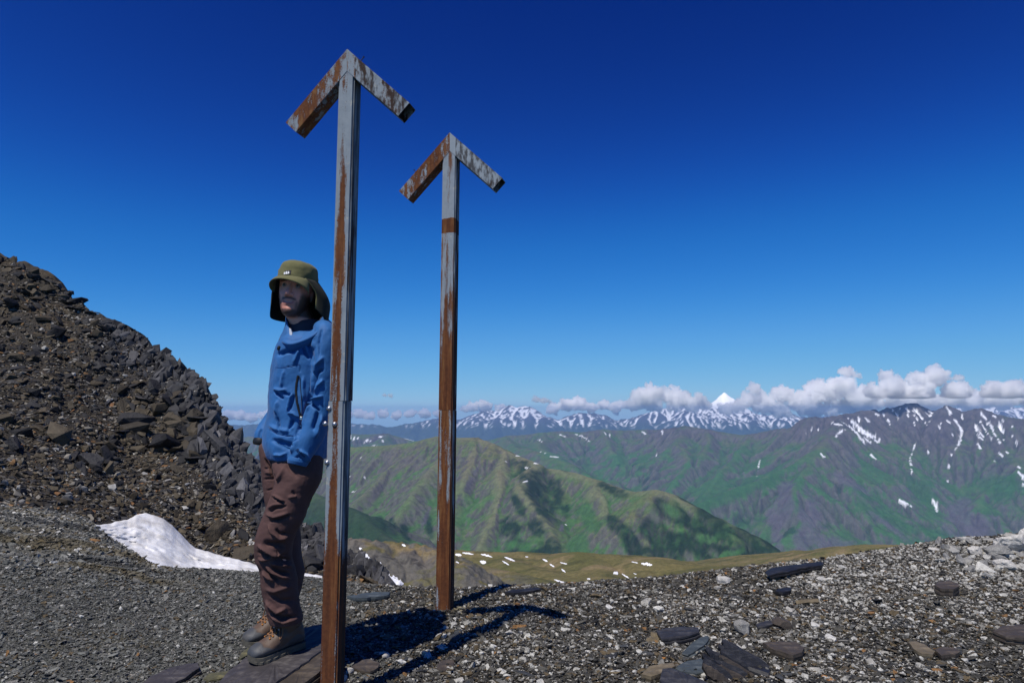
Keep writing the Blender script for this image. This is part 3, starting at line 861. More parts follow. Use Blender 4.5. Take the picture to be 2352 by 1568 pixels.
hill_bvh = bvh_of(grassy_hill)
for i, (pts, w) in enumerate([([(862, 1142), (905, 1147)], 15), ([(910, 1131), (950, 1135), (985, 1142)], 9), ([(1035, 1141), (1075, 1148), (1112, 1161)], 11), ([(1195, 1160), (1230, 1172), (1265, 1187)], 11),
        ([(1028, 1190), (1048, 1193), (1070, 1196)], 18), ([(1180, 1186), (1225, 1213)], 8), ([(1452, 1174), (1486, 1190)], 10), ([(1570, 1196), (1617, 1207)], 8), ([(1500, 1207), (1532, 1226)], 10),
        ([(1580, 1240), (1607, 1264)], 9), ([(2053, 1192), (2096, 1200)], 6), ([(2118, 1203), (2155, 1207), (2192, 1214)], 16), ([(1930, 1266), (1962, 1271)], 20), ([(1988, 1273), (2036, 1303)], 9),
        ([(1752, 1306), (1774, 1308)], 8), ([(1530, 1312), (1590, 1330), (1646, 1346)], 10), ([(1662, 1340), (1700, 1348), (1736, 1346)], 14), ([(866, 1192), (888, 1200)], 9), ([(1335, 1157), (1355, 1159)], 5),
        ([(2066, 1270), (2086, 1276)], 5), ([(2074, 1296), (2090, 1300)], 5), ([(245, 1145), (268, 1160), (284, 1185)], 30), ([(212, 1100), (232, 1105)], 14), ([(502, 1074), (528, 1086)], 14),
        ([(357, 1195), (358, 1222)], 11), ([(338, 1240), (352, 1247)], 12), ([(388, 1278), (430, 1310), (470, 1330), (512, 1345)], 44), ([(560, 1370), (600, 1384), (640, 1396)], 24)]):
    drape_snow(hill_bvh, pts, w, Z6, grassy_hill, 500 + i, 240)

# ================================================================== the pass: gravel ground
GN = np.array([  # pixel column, crest pixel row, crest depth, fall beyond the crest
    (-1400, 1080, 7.2, .02), (-600, 1135, 6.6, .02), (0, 1178, 6.3, .04), (200, 1226, 5.9, .08), (370, 1312, 5.2, .35), (600, 1322, 5.0, .5), (800, 1342, 4.8, .5), (1000, 1360, 4.5, .6),
    (1250, 1350, 4.5, .6), (1500, 1335, 4.7, .6), (1720, 1310, 4.9, .6), (1900, 1290, 5.0, .6), (2150, 1246, 5.2, .6), (2250, 1236, 5.3, .6), (2352, 1224, 5.4, .6), (2900, 1160, 5.8, .6), (3700, 1120, 6.2, .5)], float)
GA = (GN[:, 0] - 1176) / FPX * 1.0
GT = np.array([ray(1176, v).z for v in GN[:, 1]])           # tangent of the crest ray at the image centre column
GZ = np.array([W(u, v, y).z for u, v, y, _ in GN])

def ground_z(x, y):
    x = np.asarray(x, float); y = np.asarray(y, float)
    ys = np.maximum(y, .8)
    a = np.clip(x / ys, -1.6, 1.6) * (CP + .02)
    yc = np.interp(a, GA, GN[:, 2]); zc = np.interp(a, GA, GZ); fall = np.interp(a, GA, GN[:, 3])
    zn = -1.165 + .0 * a
    t = np.clip((y - 2.9) / (yc - 2.9), 0, 1)
    t = t * t * (3 - 2 * t) * .6 + t * .4
    z = zn + (zc - zn) * t
    d = np.maximum(y - yc, 0)
    z = z - fall * (np.sqrt(d * d + .09) - .3) * np.where(y > yc, 1, 0)
    return z + .018 * fbm(x / .55, y / .55, 601, 3) + .008 * fbm(x / .12, y / .12, 602, 3)

def white_density(x, y):
    """how much pale quartz lies among the slate (more to the right)"""
    a = x / np.maximum(y, .8)
    r = sstep(-.28, .05, a + .08 * fbm(x / .4, y / .4, 611, 3))
    n = .5 + .5 * fbm(x / .5, y / .35, 612, 4)
    bank = sstep(-.45, -.62, a) * sstep(5.0, 5.7, y)
    n = sstep(.25, .8, n)
    return np.clip(r * (.11 + .30 * n + .38 * sstep(.24, .55, a + .12 * n) * sstep(3.5, 4.4, y)) + .05 + .4 * bank * n, 0, .9)

def build_ground():
    na, ny = 420, 300
    A = np.linspace(-1.55, 1.55, na)
    Yv = np.concatenate([np.geomspace(.5, 6.5, 240), np.geomspace(6.6, 40, 60)])
    AA, YY = np.meshgrid(A, Yv)
    XX = AA * YY
    ZZ = ground_z(XX, YY)
    me = mesh_np("ground", np.stack([XX, YY, ZZ], -1).reshape(-1, 3), grid_faces(na, ny))
    me2 = mesh_np("ground", np.zeros((0, 3)), np.zeros((0, 4), np.int32)) if False else None
    wd = white_density(XX, YY).ravel()
    a = XX / YY
    bl = sstep(-.10, -.35, a + .1 * fbm(XX / .5, YY / .5, 620, 3)).ravel()
    col = np.stack([wd, bl, sstep(.25, .5, fbm(XX / .7, YY / .4, 621, 4)).ravel()], 1)
    color_attr(me, "mask", col)
    m, nt, bs, out = new_mat("gravel_bed")
    b = NB(nt)
    co = b.coord("Object")
    vc = b.vor(co, 95, out="Color"); vd = b.vor(co, 95)
    s = b.sep(b.attr("mask"))
    rnd = b.sep(vc)[0]
    isw = b.math('LESS_THAN', rnd, b.math('MULTIPLY', s[0], .8))
    dark = b.mix(b.sep(vc)[1], (.018, .017, .015), (.070, .066, .055))
    dark = b.mix(b.math('MULTIPLY', s[1], .7), dark, (.095, .098, .088))
    dark = b.mix(b.math('MULTIPLY', s[2], .35), dark, (.10, .085, .045))
    c = b.mix(isw, dark, (.42, .40, .36))
    b.l(c, bs.inputs["Base Color"]); bs.inputs["Roughness"].default_value = .85
    bs.inputs["Specular IOR Level"].default_value = .25
    h = b.math('ADD', b.math('MULTIPLY', vd, -.6), b.math('MULTIPLY', b.sep(vc)[2], .5))
    h = b.math('ADD', h, b.noise(co, 60, 6, .6))
    b.l(b.bump(h, 1.0, .012), bs.inputs["Normal"])
    o = link("ground", me, m)
    tag(o, kind="structure")
    return o
ground = build_ground()
bpy.context.view_layer.update()
ground_bvh = bvh_of(ground)

def on_ground(u, v):
    r = ray(u, v)
    loc, no, _, _ = ground_bvh.ray_cast(Vector((0, 0, 0)) + r * .6, r.normalized())
    return loc, no

# ------------------------------------------------------------------ stone shapes
def hull_mesh(name, dims, n, rr, sharp=1.0, bevel=0.0):
    bm = bmesh.new()
    for k in range(n):
        d = Vector((rr.gauss(0, 1), rr.gauss(0, 1), rr.gauss(0, 1)))
        d.normalize()
        q = max(abs(d.x), abs(d.y), abs(d.z))
        d = d * (1 - sharp) + (d / q) * sharp * rr.uniform(.75, 1.0)
        bm.verts.new((d.x * dims[0] / 2, d.y * dims[1] / 2, d.z * dims[2] / 2))
    r = bmesh.ops.convex_hull(bm, input=bm.verts)
    bad = [e for e in r["geom_interior"] if isinstance(e, bmesh.types.BMVert)]
    if bad: bmesh.ops.delete(bm, geom=bad, context='VERTS')
    for v in [v for v in bm.verts if not v.link_faces]: bm.verts.remove(v)
    if bevel:
        bmesh.ops.bevel(bm, geom=list(bm.edges), offset=bevel, segments=1, affect='EDGES', clamp_overlap=True)
    me = bpy.data.meshes.new(name)
    bm.to_mesh(me); bm.free()
    return me

rs = random.Random(11)
CHIPS = [hull_mesh("chip", (1, rs.uniform(.5, .8), rs.uniform(.16, .32)), 11, rs, .85) for _ in range(10)]
PEBS = [hull_mesh("pebble", (1, rs.uniform(.65, .9), rs.uniform(.5, .75)), 14, rs, .45) for _ in range(8)]
SLABS = [hull_mesh("slab", (1, rs.uniform(.55, .85), rs.uniform(.13, .28)), 14, rs, .95) for _ in range(12)]
BLOCKS = [hull_mesh("block", (1, rs.uniform(.65, .95), rs.uniform(.45, .8)), 16, rs, .9) for _ in range(12)]

def stone_mat(name, src, rough, spec, bscale, bdist, amt=.35):
    """colour from an instance / object / mesh tint, broken by grain"""
    m, nt, bs, out = new_mat(name)
    b = NB(nt)
    co = b.coord("Object")
    f = b.noise(co, bscale, 6, .65)
    if src == 'INSTANCER' or src == 'OBJECT': c = b.attr("tint", src)
    else: c = b.attr("tint")
    k = b.ramp(f, [(.3, 1 - amt), (.72, 1 + amt)])
    c = b.mix(1.0, c, k, 'MULTIPLY')
    b.l(c, bs.inputs["Base Color"])
    bs.inputs["Roughness"].default_value = rough
    bs.inputs["Specular IOR Level"].default_value = spec
    b.l(b.bump(f, .7, bdist), bs.inputs["Normal"])
    return m
m_inst = stone_mat("loose_gravel", 'INSTANCER', .72, .3, 3.0, .05)
m_objs = stone_mat("loose_stone", 'OBJECT', .68, .3, 3.0, .06)

def tint_list(n, rng, wd, bl):
    """random stone colours; wd = share of pale quartz, bl = 1 on the blue grey side"""
    r = rng.random(n)
    C = np.zeros((n, 3))
    g = rng.random(n)[:, None]
    dark = np.array((.022, .021, .019)) * (1 - g) + np.array((.125, .118, .098)) * g
    blue = np.array((.075, .078, .070)) * (1 - g) + np.array((.27, .272, .245)) * g
    C = dark * (1 - bl[:, None]) + blue * bl[:, None]
    gr = rng.random(n) < .20
    C[gr] = (np.array((.13, .128, .115)) * (1 - g) + np.array((.28, .27, .24)) * g)[gr]
    br = rng.random(n) < .19 * (1 - .7 * bl)
    C[br] = (np.array((.10, .075, .040)) * (1 - g) + np.array((.17, .13, .075)) * g)[br]
    orr = rng.random(n) < .009 * (1 - .6 * bl)
    C[orr] = np.array((.30, .16, .06))
    w = r < wd
    C[w] = (np.array((.36, .345, .30)) * (1 - g) + np.array((.76, .74, .67)) * g)[w]
    return C, w

def scatter(name, P, ROT, SC, IDX, TINT, protos, mat, parent):
    me = bpy.data.meshes.new(name)
    me.vertices.add(len(P))
    me.vertices.foreach_set("co", np.asarray(P, np.float32).ravel())
    for nm, typ, fld, dat in (("rot", 'FLOAT_VECTOR', "vector", ROT), ("scl", 'FLOAT_VECTOR', "vector", SC)):
        at = me.attributes.new(nm, typ, 'POINT'); at.data.foreach_set(fld, np.asarray(dat, np.float32).ravel())
    at = me.attributes.new("idx", 'INT', 'POINT'); at.data.foreach_set("value", np.asarray(IDX, np.int32))
    at = me.attributes.new("tint", 'FLOAT_COLOR', 'POINT')
    at.data.foreach_set("color", np.concatenate([TINT, np.ones((len(TINT), 1))], 1).astype(np.float32).ravel())
    coll = bpy.data.collections.new(name + "_kinds")
    for i, pm in enumerate(protos):
        pm = pm.copy(); pm.materials.clear(); pm.materials.append(mat)
        po = bpy.data.objects.new("%s_kind_%02d" % (name, i), pm)
        coll.objects.link(po)
    ng = bpy.data.node_groups.new(name, 'GeometryNodeTree')
    ng.interface.new_socket("Geometry", in_out='INPUT', socket_type='NodeSocketGeometry')
    ng.interface.new_socket("Geometry", in_out='OUTPUT', socket_type='NodeSocketGeometry')
    N = ng.nodes; L = ng.links
    gi = N.new("NodeGroupInput"); go = N.new("NodeGroupOutput")
    ci = N.new("GeometryNodeCollectionInfo")
    ci.inputs["Collection"].default_value = coll
    ci.inputs["Separate Children"].default_value = True
    ci.inputs["Reset Children"].default_value = True
    iop = N.new("GeometryNodeInstanceOnPoints")
    def na(nm, typ):
        n = N.new("GeometryNodeInputNamedAttribute"); n.data_type = typ; n.inputs["Name"].default_value = nm
        return n.outputs["Attribute"]
    er = N.new("FunctionNodeEulerToRotation")
    L.new(na("rot", 'FLOAT_VECTOR'), er.inputs[0])
    L.new(gi.outputs[0], iop.inputs["Points"])
    L.new(ci.outputs[0], iop.inputs["Instance"])
    iop.inputs["Pick Instance"].default_value = True
    L.new(na("idx", 'INT'), iop.inputs["Instance Index"])
    L.new(er.outputs[0], iop.inputs["Rotation"])
    L.new(na("scl", 'FLOAT_VECTOR'), iop.inputs["Scale"])
    L.new(iop.outputs[0], go.inputs[0])
    o = link(name, me, None, parent)
    md = o.modifiers.new("scatter", 'NODES'); md.node_group = ng
    o["kind"] = "stuff"
    return o

def sample_ground(n, rng, amax=.98, y0=1.7, y1=6.4):
    y = np.sqrt(rng.uniform(y0 ** 2, y1 ** 2, n))
    a = rng.uniform(-amax, amax, n)
    return a * y, y

def build_gravel():
    rng = np.random.default_rng(21)
    n = 520000
    x, y = sample_ground(n, rng, 1.2, 1.7, 7.4)
    z = ground_z(x, y)
    a = x / y
    yc = np.interp(a * (CP + .02), GA, GN[:, 2])
    keep = y < yc + .35 + 1.3 * sstep(-.35, -.5, a)
    x, y, z = x[keep], y[keep], z[keep]; n = len(x); a = x / y
    bl = sstep(-.12, -.30, a + .08 * fbm(x / .5, y / .5, 620, 3))
    wd = white_density(x, y) * (.52 - .15 * bl) + .03
    C, w = tint_list(n, rng, wd, bl)
    bank = sstep(-.40, -.52, a + .06 * fbm(x / .6, y / .4, 640, 4)) * sstep(4.3, 4.8, y + .35 * fbm(x / .9, y / .5, 641, 4))
    k1 = fbm(x / .9, y / .22, 642, 4)
    olive = bank * sstep(.0, .35, k1) * ~w
    C = C * (1 - .7 * olive[:, None]) + np.array((.11, .085, .035)) * .7 * olive[:, None]
    dk = bank * sstep(-.05, -.4, k1)
    C = C * (1 - .6 * dk[:, None])
    size = .0055 + .011 * rng.random(n) ** 1.7 + .016 * rng.random(n) ** 7 + .030 * rng.random(n) ** 14
    size = size * (1 + .25 * (1 - bl)) * np.where(w, .74, 1.05) * (1 + .8 * bank)
    idx = np.where(w, 10 + rng.integers(0, 8, n), rng.integers(0, 10, n))
    rot = np.stack([rng.normal(0, .28, n), rng.normal(0, .28, n), rng.uniform(0, 6.28, n)], 1)
    sc = np.stack([size * rng.uniform(.8, 1.35, n), size * rng.uniform(.75, 1.1, n), size * rng.uniform(.8, 1.3, n)], 1)
    P = np.stack([x, y, z + .002 + size * .08 + .004 * rng.random(n)], 1)
    scatter("gravel", P, rot, sc, idx, C, CHIPS + PEBS, m_inst, ground)
build_gravel()

def place_stones():
    """the stones that show largest: each an object of its own under the ground"""
    rng = np.random.default_rng(31)
    got = 0
    while got < 250:
        u = rng.uniform(760, 2420); v = rng.uniform(1250, 1580)
        if u < 1000 and rng.random() < .6: continue
        if u < 1250 and v < 1420: continue
        loc, no = on_ground(u, v)
        if loc is None or loc.y > 5.6: continue
        wd = float(white_density(np.array(loc.x), np.array(loc.y)))
        r = rng.random()
        g = rng.random()
        white = r < .25 + .6 * wd
        s = rng.uniform(.030, .062) if white else rng.uniform(.045, .105)
        if rng.random() < .1: s *= 1.35
        if white: me = PEBS[rng.integers(0, 8)]; col = np.array((.42, .40, .35)) * (1 - g) + np.array((.76, .74, .68)) * g
        else:
            me = SLABS[rng.integers(0, 12)]
            k = rng.random()
            col = (np.array((.032, .034, .038)) * (1 - g) + np.array((.085, .088, .086)) * g) if k < .62 else (np.array((.085, .065, .040)) * (1 - g) + np.array((.17, .135, .08)) * g)
            if k > .985: col = np.array((.42, .20, .06)); s *= .6
        o = link("stone", me, None, ground)
        if not me.materials: me.materials.append(m_objs)
        o["tint"] = [float(q) for q in col]
        o.location = loc + Vector((0, 0, s * (.10 if white else .03)))
        o.rotation_euler = (rng.normal(0, .17), rng.normal(0, .17), rng.uniform(0, 6.28))
        o.scale = (s * rng.uniform(.9, 1.4), s * rng.uniform(.75, 1.1), s * rng.uniform(.8, 1.15))
        got += 1
place_stones()

# ================================================================== rocky scree slope on the left
SB = np.array([(-2600, 1000, 9.0), (-900, 1100, 7.4), (-500, 1140, 7.0), (0, 1172, 6.8), (200, 1205, 7.3), (320, 1188, 8.5), (450, 1258, 8.8), (600, 1300, 8.5), (800, 1345, 7.9), (925, 1372, 7.3)], float)
SR = np.array([(-2600, -900, 40), (-900, -60, 26), (-500, 230, 22), (0, 584, 18), (60, 612, 17.6), (120, 642, 17.2), (150, 668, 17), (185, 684, 16.8), (200, 712, 16.4), (250, 742, 16), (320, 764, 15.4), (350, 800, 15), (385, 814, 14.6), (420, 842, 14.2), (450, 862, 13.8),
               (480, 905, 13.4), (510, 955, 13), (530, 1003, 12.6), (560, 1045, 12.2), (590, 1084, 11.8), (612, 1132, 11.4), (690, 1202, 10.6), (730, 1228, 10.2), (800, 1258, 9.6), (830, 1278, 9.2), (860, 1312, 8.7), (890, 1350, 8.0), (925, 1376, 7.4)], float)

def slope_pt(u, s):
    """u: pixel column, s: 0 at the foot .. 1 at the ridge (arrays)"""
    vb = np.interp(u, SB[:, 0], SB[:, 1]); yb = np.interp(u, SB[:, 0], SB[:, 2])
    vr = np.interp(u, SR[:, 0], SR[:, 1]); yr = np.interp(u, SR[:, 0], SR[:, 2])
    yr = yb + (yr - yb) * .68
    def w(v, y):
        a = (u - 1176) / FPX; b = -(v - 784) / FPX
        yy = CP - b * SP
        return np.stack([a / yy * y, y, (SP + b * CP) / yy * y], -1)
    B = w(vb, yb); T = w(vr, yr)
    s_ = s[..., None]
    P = B + (T - B) * s_
    # hollow lower part, bulging upper part near the crag
    sag = np.sin(np.pi * np.clip(s, 0, 1)) * .10 * (yr - yb)
    P[..., 2] -= sag * sstep(520, 300, u)
    P[..., 1] += .0
    return P

def crag_amt(u, s):
    """1 where solid rock stands out (right hand rim), 0 on loose scree"""
    rim = sstep(.45, .9, s + .12 * np.sin(u * .013)) * sstep(100, 380, u)
    right = sstep(380, 520, u) * sstep(.18, .5, s)
    return np.clip(np.maximum(rim, right), 0, 1)

def build_slope():
    nu, ns = 520, 150
    u = np.concatenate([np.linspace(-2600, -520, 100), np.linspace(-510, 925, 420)])
    s = np.concatenate([np.linspace(-.08, 1, 125), np.linspace(1.03, 2.2, 25)])
    UU, SS = np.meshgrid(u, s)
    P = slope_pt(UU, np.minimum(SS, 1.0))
    low = np.minimum(SS, 0)
    P[..., 2] += low * 3.0; P[..., 1] += low * 1.5
    bk = np.maximum(SS - 1, 0)
    P[..., 1] += bk * 4.5 + .0; P[..., 2] -= bk * 6.0 * sstep(0, .5, bk) + bk * 1.5
    X, Y, Z = P[..., 0], P[..., 1], P[..., 2]
    cr = crag_amt(UU, SS)
    n = fbm(X / 1.1, Z / 1.1 + Y / 1.6, 701, 5)
    blk = np.abs(fbm(X / .5 + .6 * Y, Z / 1.0, 702, 3))
    P[..., 2] += .26 * n * (1 - .3 * cr)
    P[..., 1] -= cr * (.28 * n + .34 * np.floor(blk * 9) / 9 - .1)
    cliff = np.floor(fbm(X / .7, Z / 1.3, 704, 3) * 5) / 5
    P[..., 1] -= cr * .28 * cliff
    P[..., 0] += cr * .12 * cliff
    me = mesh_np("rocky_slope", P.reshape(-1, 3), grid_faces(nu, ns), smooth=False)
    n1 = fbm(X / .8, Y / .8 + Z / .5, 711, 5)
    C = np.zeros(P.shape) + np.array((.034, .030, .025))
    C = mixc(C, (.030, .030, .033), np.clip(cr * .9 + .4 * n1, 0, 1))
    C = mixc(C, (.075, .056, .032), sstep(.1, .5, n1) * (1 - cr) * .6)
    color_attr(me, "tint", C.reshape(-1, 3))
    m = stone_mat("scree_bed", 'MESH', .85, .2, 9.0, .05, .5)
    o = link("rocky_slope", me, m)
    tag(o, kind="structure")
    return o, P, cr
rocky_slope, SLP, SLC = build_slope()
slope_bvh = bvh_of(rocky_slope)

def slab_basis(proto):
    V = get_co(proto)
    F = [list(p.vertices) for p in proto.polygons]
    T = []
    for f in F:
        for k in range(1, len(f) - 1): T.append((f[0], f[k], f[k + 1]))
    return V, np.array(T, np.int32)

def merged(name, insts, mat, parent):
    """join many stones into one mesh (numpy); inst = (proto basis, 3x3 matrix, position, tint)"""
    Vs, Fs, Cs = [], [], []; off = 0
    for (V, T), M, p, c in insts:
        Vs.append(V @ M.T + p); Fs.append(T + off); off += len(V)
        Cs.append(np.tile(c, (len(V), 1)))
    me = mesh_np(name, np.concatenate(Vs), np.concatenate(Fs), smooth=False)
    color_attr(me, "tint", np.concatenate(Cs))
    o = link(name, me, mat, parent)
    o["kind"] = "stuff"
    return o

def rock_tint(rng, cr, z=.05):
    g = rng.random()
    k = rng.random() * (1 if z < .13 else .9)
    if z < .12 and rng.random() < .16: c = np.array((.13, .118, .095)) * (1 - g) + np.array((.30, .275, .23)) * g
    elif k < .38 + .45 * cr: c = np.array((.016, .016, .018)) * (1 - g) + np.array((.062, .060, .060)) * g
    elif k < .90: c = np.array((.048, .039, .026)) * (1 - g) + np.array((.125, .100, .064)) * g
    elif k < .955 + .04 * cr: c = np.array((.19, .18, .165)) * (1 - g) + np.array((.46, .45, .42)) * g
    else: c = np.array((.19, .095, .040)) * (1 - g) + np.array((.24, .14, .06)) * g
    return c

def build_scree():
    rng = np.random.default_rng(41)
    sb = [slab_basis(m) for m in SLABS]; bb = [slab_basis(m) for m in BLOCKS]; cb = [slab_basis(m) for m in CHIPS]
    slots = []
    # stones: (u, s, size)
    for k in range(42000):
        u = rng.uniform(-330, 915); s = rng.random()
        slots.append((u, s, .030 + .055 * rng.random() ** 2 + .04 * rng.random() ** 6))
    for k in range(2300):
        u = rng.uniform(-250, 905); s = rng.random()
        z = sstep(.25, .7, np.array(s)) * .7 + .3
        slots.append((u, s, (.085 + .13 * rng.random() ** 2.4) * (.55 + .5 * z)))
    for k in range(150):
        u = rng.uniform(-60, 890); s = rng.uniform(.25, 1.0) if u < 420 else rng.uniform(.05, 1.0)
        slots.append((u, s, .19 + .24 * rng.random() ** 2.4))
    for k in range(6500):                              # further left, outside the picture
        slots.append((rng.uniform(-1500, -250), rng.random(), .07 + .12 * rng.random() ** 3))
    for k in range(240):                               # broken rim against the sky
        u = rng.uniform(-100, 890)
        slots.append((u, rng.uniform(.94, 1.0), .12 + .20 * rng.random() ** 1.7))
    for k in range(330):                               # bedrock slabs of the crag
        u = 280 + 340 * rng.random() ** .8
        slots.append((u, rng.uniform(.45, .985), rng.uniform(.20, .46)))
    for k in range(50):
        slots.append((rng.uniform(620, 900), rng.uniform(.2, .95), rng.uniform(.22, .45)))
    U = np.array([q[0] for q in slots]); S = np.array([q[1] for q in slots]); Z = np.array([q[2] for q in slots])
    P = slope_pt(U, S)
    CR = crag_amt(U, S)
    big = np.argsort(-Z / P[:, 1] * np.where((U > 0) & (U < 900), 1, .2))[:290]
    bigset = set(big.tolist())
    insts = []
    for i in range(len(slots)):
        p, cr, z = Vector(P[i]), CR[i], Z[i]
        r = p.normalized()
        loc, no, _, _ = slope_bvh.ray_cast(p - r * 2.5, r, 6.0)
        if loc is None: continue
        if no.dot(r) > 0: no = -no
        solid = cr > .5 and z > .09
        if solid:
            # upright slabs of the crag: long axis up, facing out to the right and the viewer
            yaw = rng.normal(.45, .35); tilt = rng.normal(1.2, .22)
            Rm = (Matrix.Rotation(yaw, 3, 'Z') @ Matrix.Rotation(rng.normal(0, .22), 3, 'Y') @ Matrix.Rotation(tilt, 3, 'X') @ Matrix.Rotation(rng.normal(1.4, .4), 3, 'Z'))
        else:
            q = Vector((0, 0, 1)).rotation_difference((no + Vector((0, 0, .5))).normalized()).to_matrix()
            low = 1 - S[i]
            Rm = q @ Matrix.Rotation(rng.uniform(0, 6.28), 3, 'Z') @ Matrix.Rotation(rng.normal(.12, .30), 3, 'X') @ Matrix.Rotation(rng.normal(0, .30), 3, 'Y')
        kind = rng.random()
        blocky = kind < (.62 if solid else .30 if z > .09 else .12)
        sc = (z * rng.uniform(.9, 1.35), z * rng.uniform(.75, 1.1), z * rng.uniform(.8, 1.3))
        if solid and z > .27: sc = (z * rng.uniform(1.0, 1.7), z * rng.uniform(.55, .9), z * rng.uniform(.9, 1.5))
        c = rock_tint(rng, cr, z) * .82
        if solid: c = (np.array((.020, .020, .022)) + rng.random() * np.array((.050, .049, .050))) * (1 if rng.random() < .93 else 2.2)
        elif z > .13: c = c * .8
        pos = loc + no * z * (.05 if not blocky else .12)
        if solid and z > .27: pos = loc - no * z * .24
        if i in bigset:
            j = rng.integers(0, 12)
            me = (BLOCKS if blocky else SLABS)[j]
            o = link("rock", me, None, rocky_slope)
            if not me.materials: me.materials.append(m_objs)
            o["tint"] = [float(t) for t in c]
            o.matrix_world = Matrix.Translation(pos) @ Rm.to_4x4() @ Matrix.Diagonal((*sc, 1))
        else:
            base = (bb if blocky else sb)[rng.integers(0, 12)] if z > .07 else cb[rng.integers(0, 10)]
            M = np.array(Rm) @ np.diag(sc)
            insts.append((base, M, np.array(pos), c))
    merged("scree", insts, stone_mat("scree_stone", 'MESH', .75, .25, 12.0, .02, .35), rocky_slope)
build_scree()

# ------------------------------------------------------------------ the near snow patch
def build_near_snow():
    top = np.array([(192, 1212), (205, 1207), (245, 1203), (295, 1192), (315, 1181), (335, 1178), (352, 1182), (375, 1190), (395, 1205), (412, 1222), (430, 1240), (448, 1257), (500, 1272), (560, 1288), (600, 1298), (660, 1308), (740, 1322)], float)
    bot = np.array([(192, 1216), (205, 1226), (250, 1252), (300, 1282), (340, 1300), (370, 1312), (400, 1330), (500, 1338), (600, 1338), (740, 1345)], float)
    yt = np.array([(192, 6.6), (300, 7.9), (335, 8.35), (430, 8.6), (600, 8.3), (740, 7.9)], float)
    yb = np.array([(192, 6.45), (250, 6.1), (340, 5.75), (400, 5.7), (600, 5.8), (740, 6.2)], float)
    nu, ns = 150, 50
    u = np.linspace(192, 740, nu); s = np.linspace(0, 1, ns)
    UU, SS = np.meshgrid(u, s)
    ut = UU
    vt = np.interp(UU, top[:, 0], top[:, 1]); vb = np.interp(UU, bot[:, 0], bot[:, 1])
    jit = 2.5 * fbm(UU / 14, SS * 0 + .5, 801, 4)
    V_ = vb + (vt - vb) * SS + jit * SS
    Yb = np.interp(UU, yb[:, 0], yb[:, 1]); Yt = np.interp(UU, yt[:, 0], yt[:, 1])
    YY = Yb + (Yt - Yb) * SS ** .8
    step = np.clip((UU - 330) / 130, 0, 1)
    YY += -.16 * np.exp(-((SS - (.62 + .1 * np.sin(UU / 60))) / .05) ** 2) * sstep(400, 430, UU) * sstep(480, 450, UU)
    YY += .10 * fbm(UU / 70, SS * 5, 802, 5) * np.sin(np.pi * SS) + .10 * fbm(UU / 16, SS * 16, 803, 5) * np.sin(np.pi * SS)
    a = (UU - 1176) / FPX; b_ = -(V_ - 784) / FPX; yy = CP - b_ * SP
    P = np.stack([a / yy * YY, YY, (SP + b_ * CP) / yy * YY], -1)
    # skirt so that the sheet has thickness
    edge = P.copy()
    back = P[-1:].copy(); back[..., 2] -= .35; back[..., 1] += .05
    front = P[:1].copy(); front[..., 2] -= .3; front[..., 1] += .02
    P = np.concatenate([front, P, back], 0)
    me = mesh_np("snow_patch", P.reshape(-1, 3), grid_faces(nu, ns + 2))
    o = link("snow_patch", me, m_snow)
    tag(o, "dirty white snow patch at the foot of the dark rocky slope", "snow patch")
build_near_snow()

def snow_debris():
    """stones at the rim of the snow patch and tan grit round the farther post"""
    rng = np.random.default_rng(91)
    for k in range(46):
        u = rng.uniform(196, 470)
        vb = np.interp(u, [192, 205, 250, 300, 340, 370, 400, 470], [1216, 1226, 1252, 1282, 1300, 1311, 1316, 1318])
        Y = np.interp(u, [192, 250, 340, 400, 600], [6.45, 6.1, 5.75, 5.5, 5.3])
        p = W(u, vb + rng.uniform(-1, 7), Y - .03)
        s_ = rng.uniform(.03, .085)
        me = (SLABS + BLOCKS)[rng.integers(0, 24)]
        o = link("stone", me, None, ground)
        if not me.materials: me.materials.append(m_objs)
        g = rng.random()
        o["tint"] = [float(q) for q in (np.array((.03, .028, .025)) * (1 - g) + np.array((.12, .10, .07)) * g)]
        o.location = p; o.rotation_euler = (rng.normal(0, .3), rng.normal(0, .3), rng.uniform(0, 6.28)); o.scale = (s_ * 1.3, s_, s_ * .9)
snow_debris()

# ================================================================== the two rusty arrow posts
YAW = R(13.0)
POST_R = Vector((math.cos(YAW), -math.sin(YAW), 0))          # along the front face, to the right
POST_N = Vector((-math.sin(YAW), -math.cos(YAW), 0))         # out of the front face

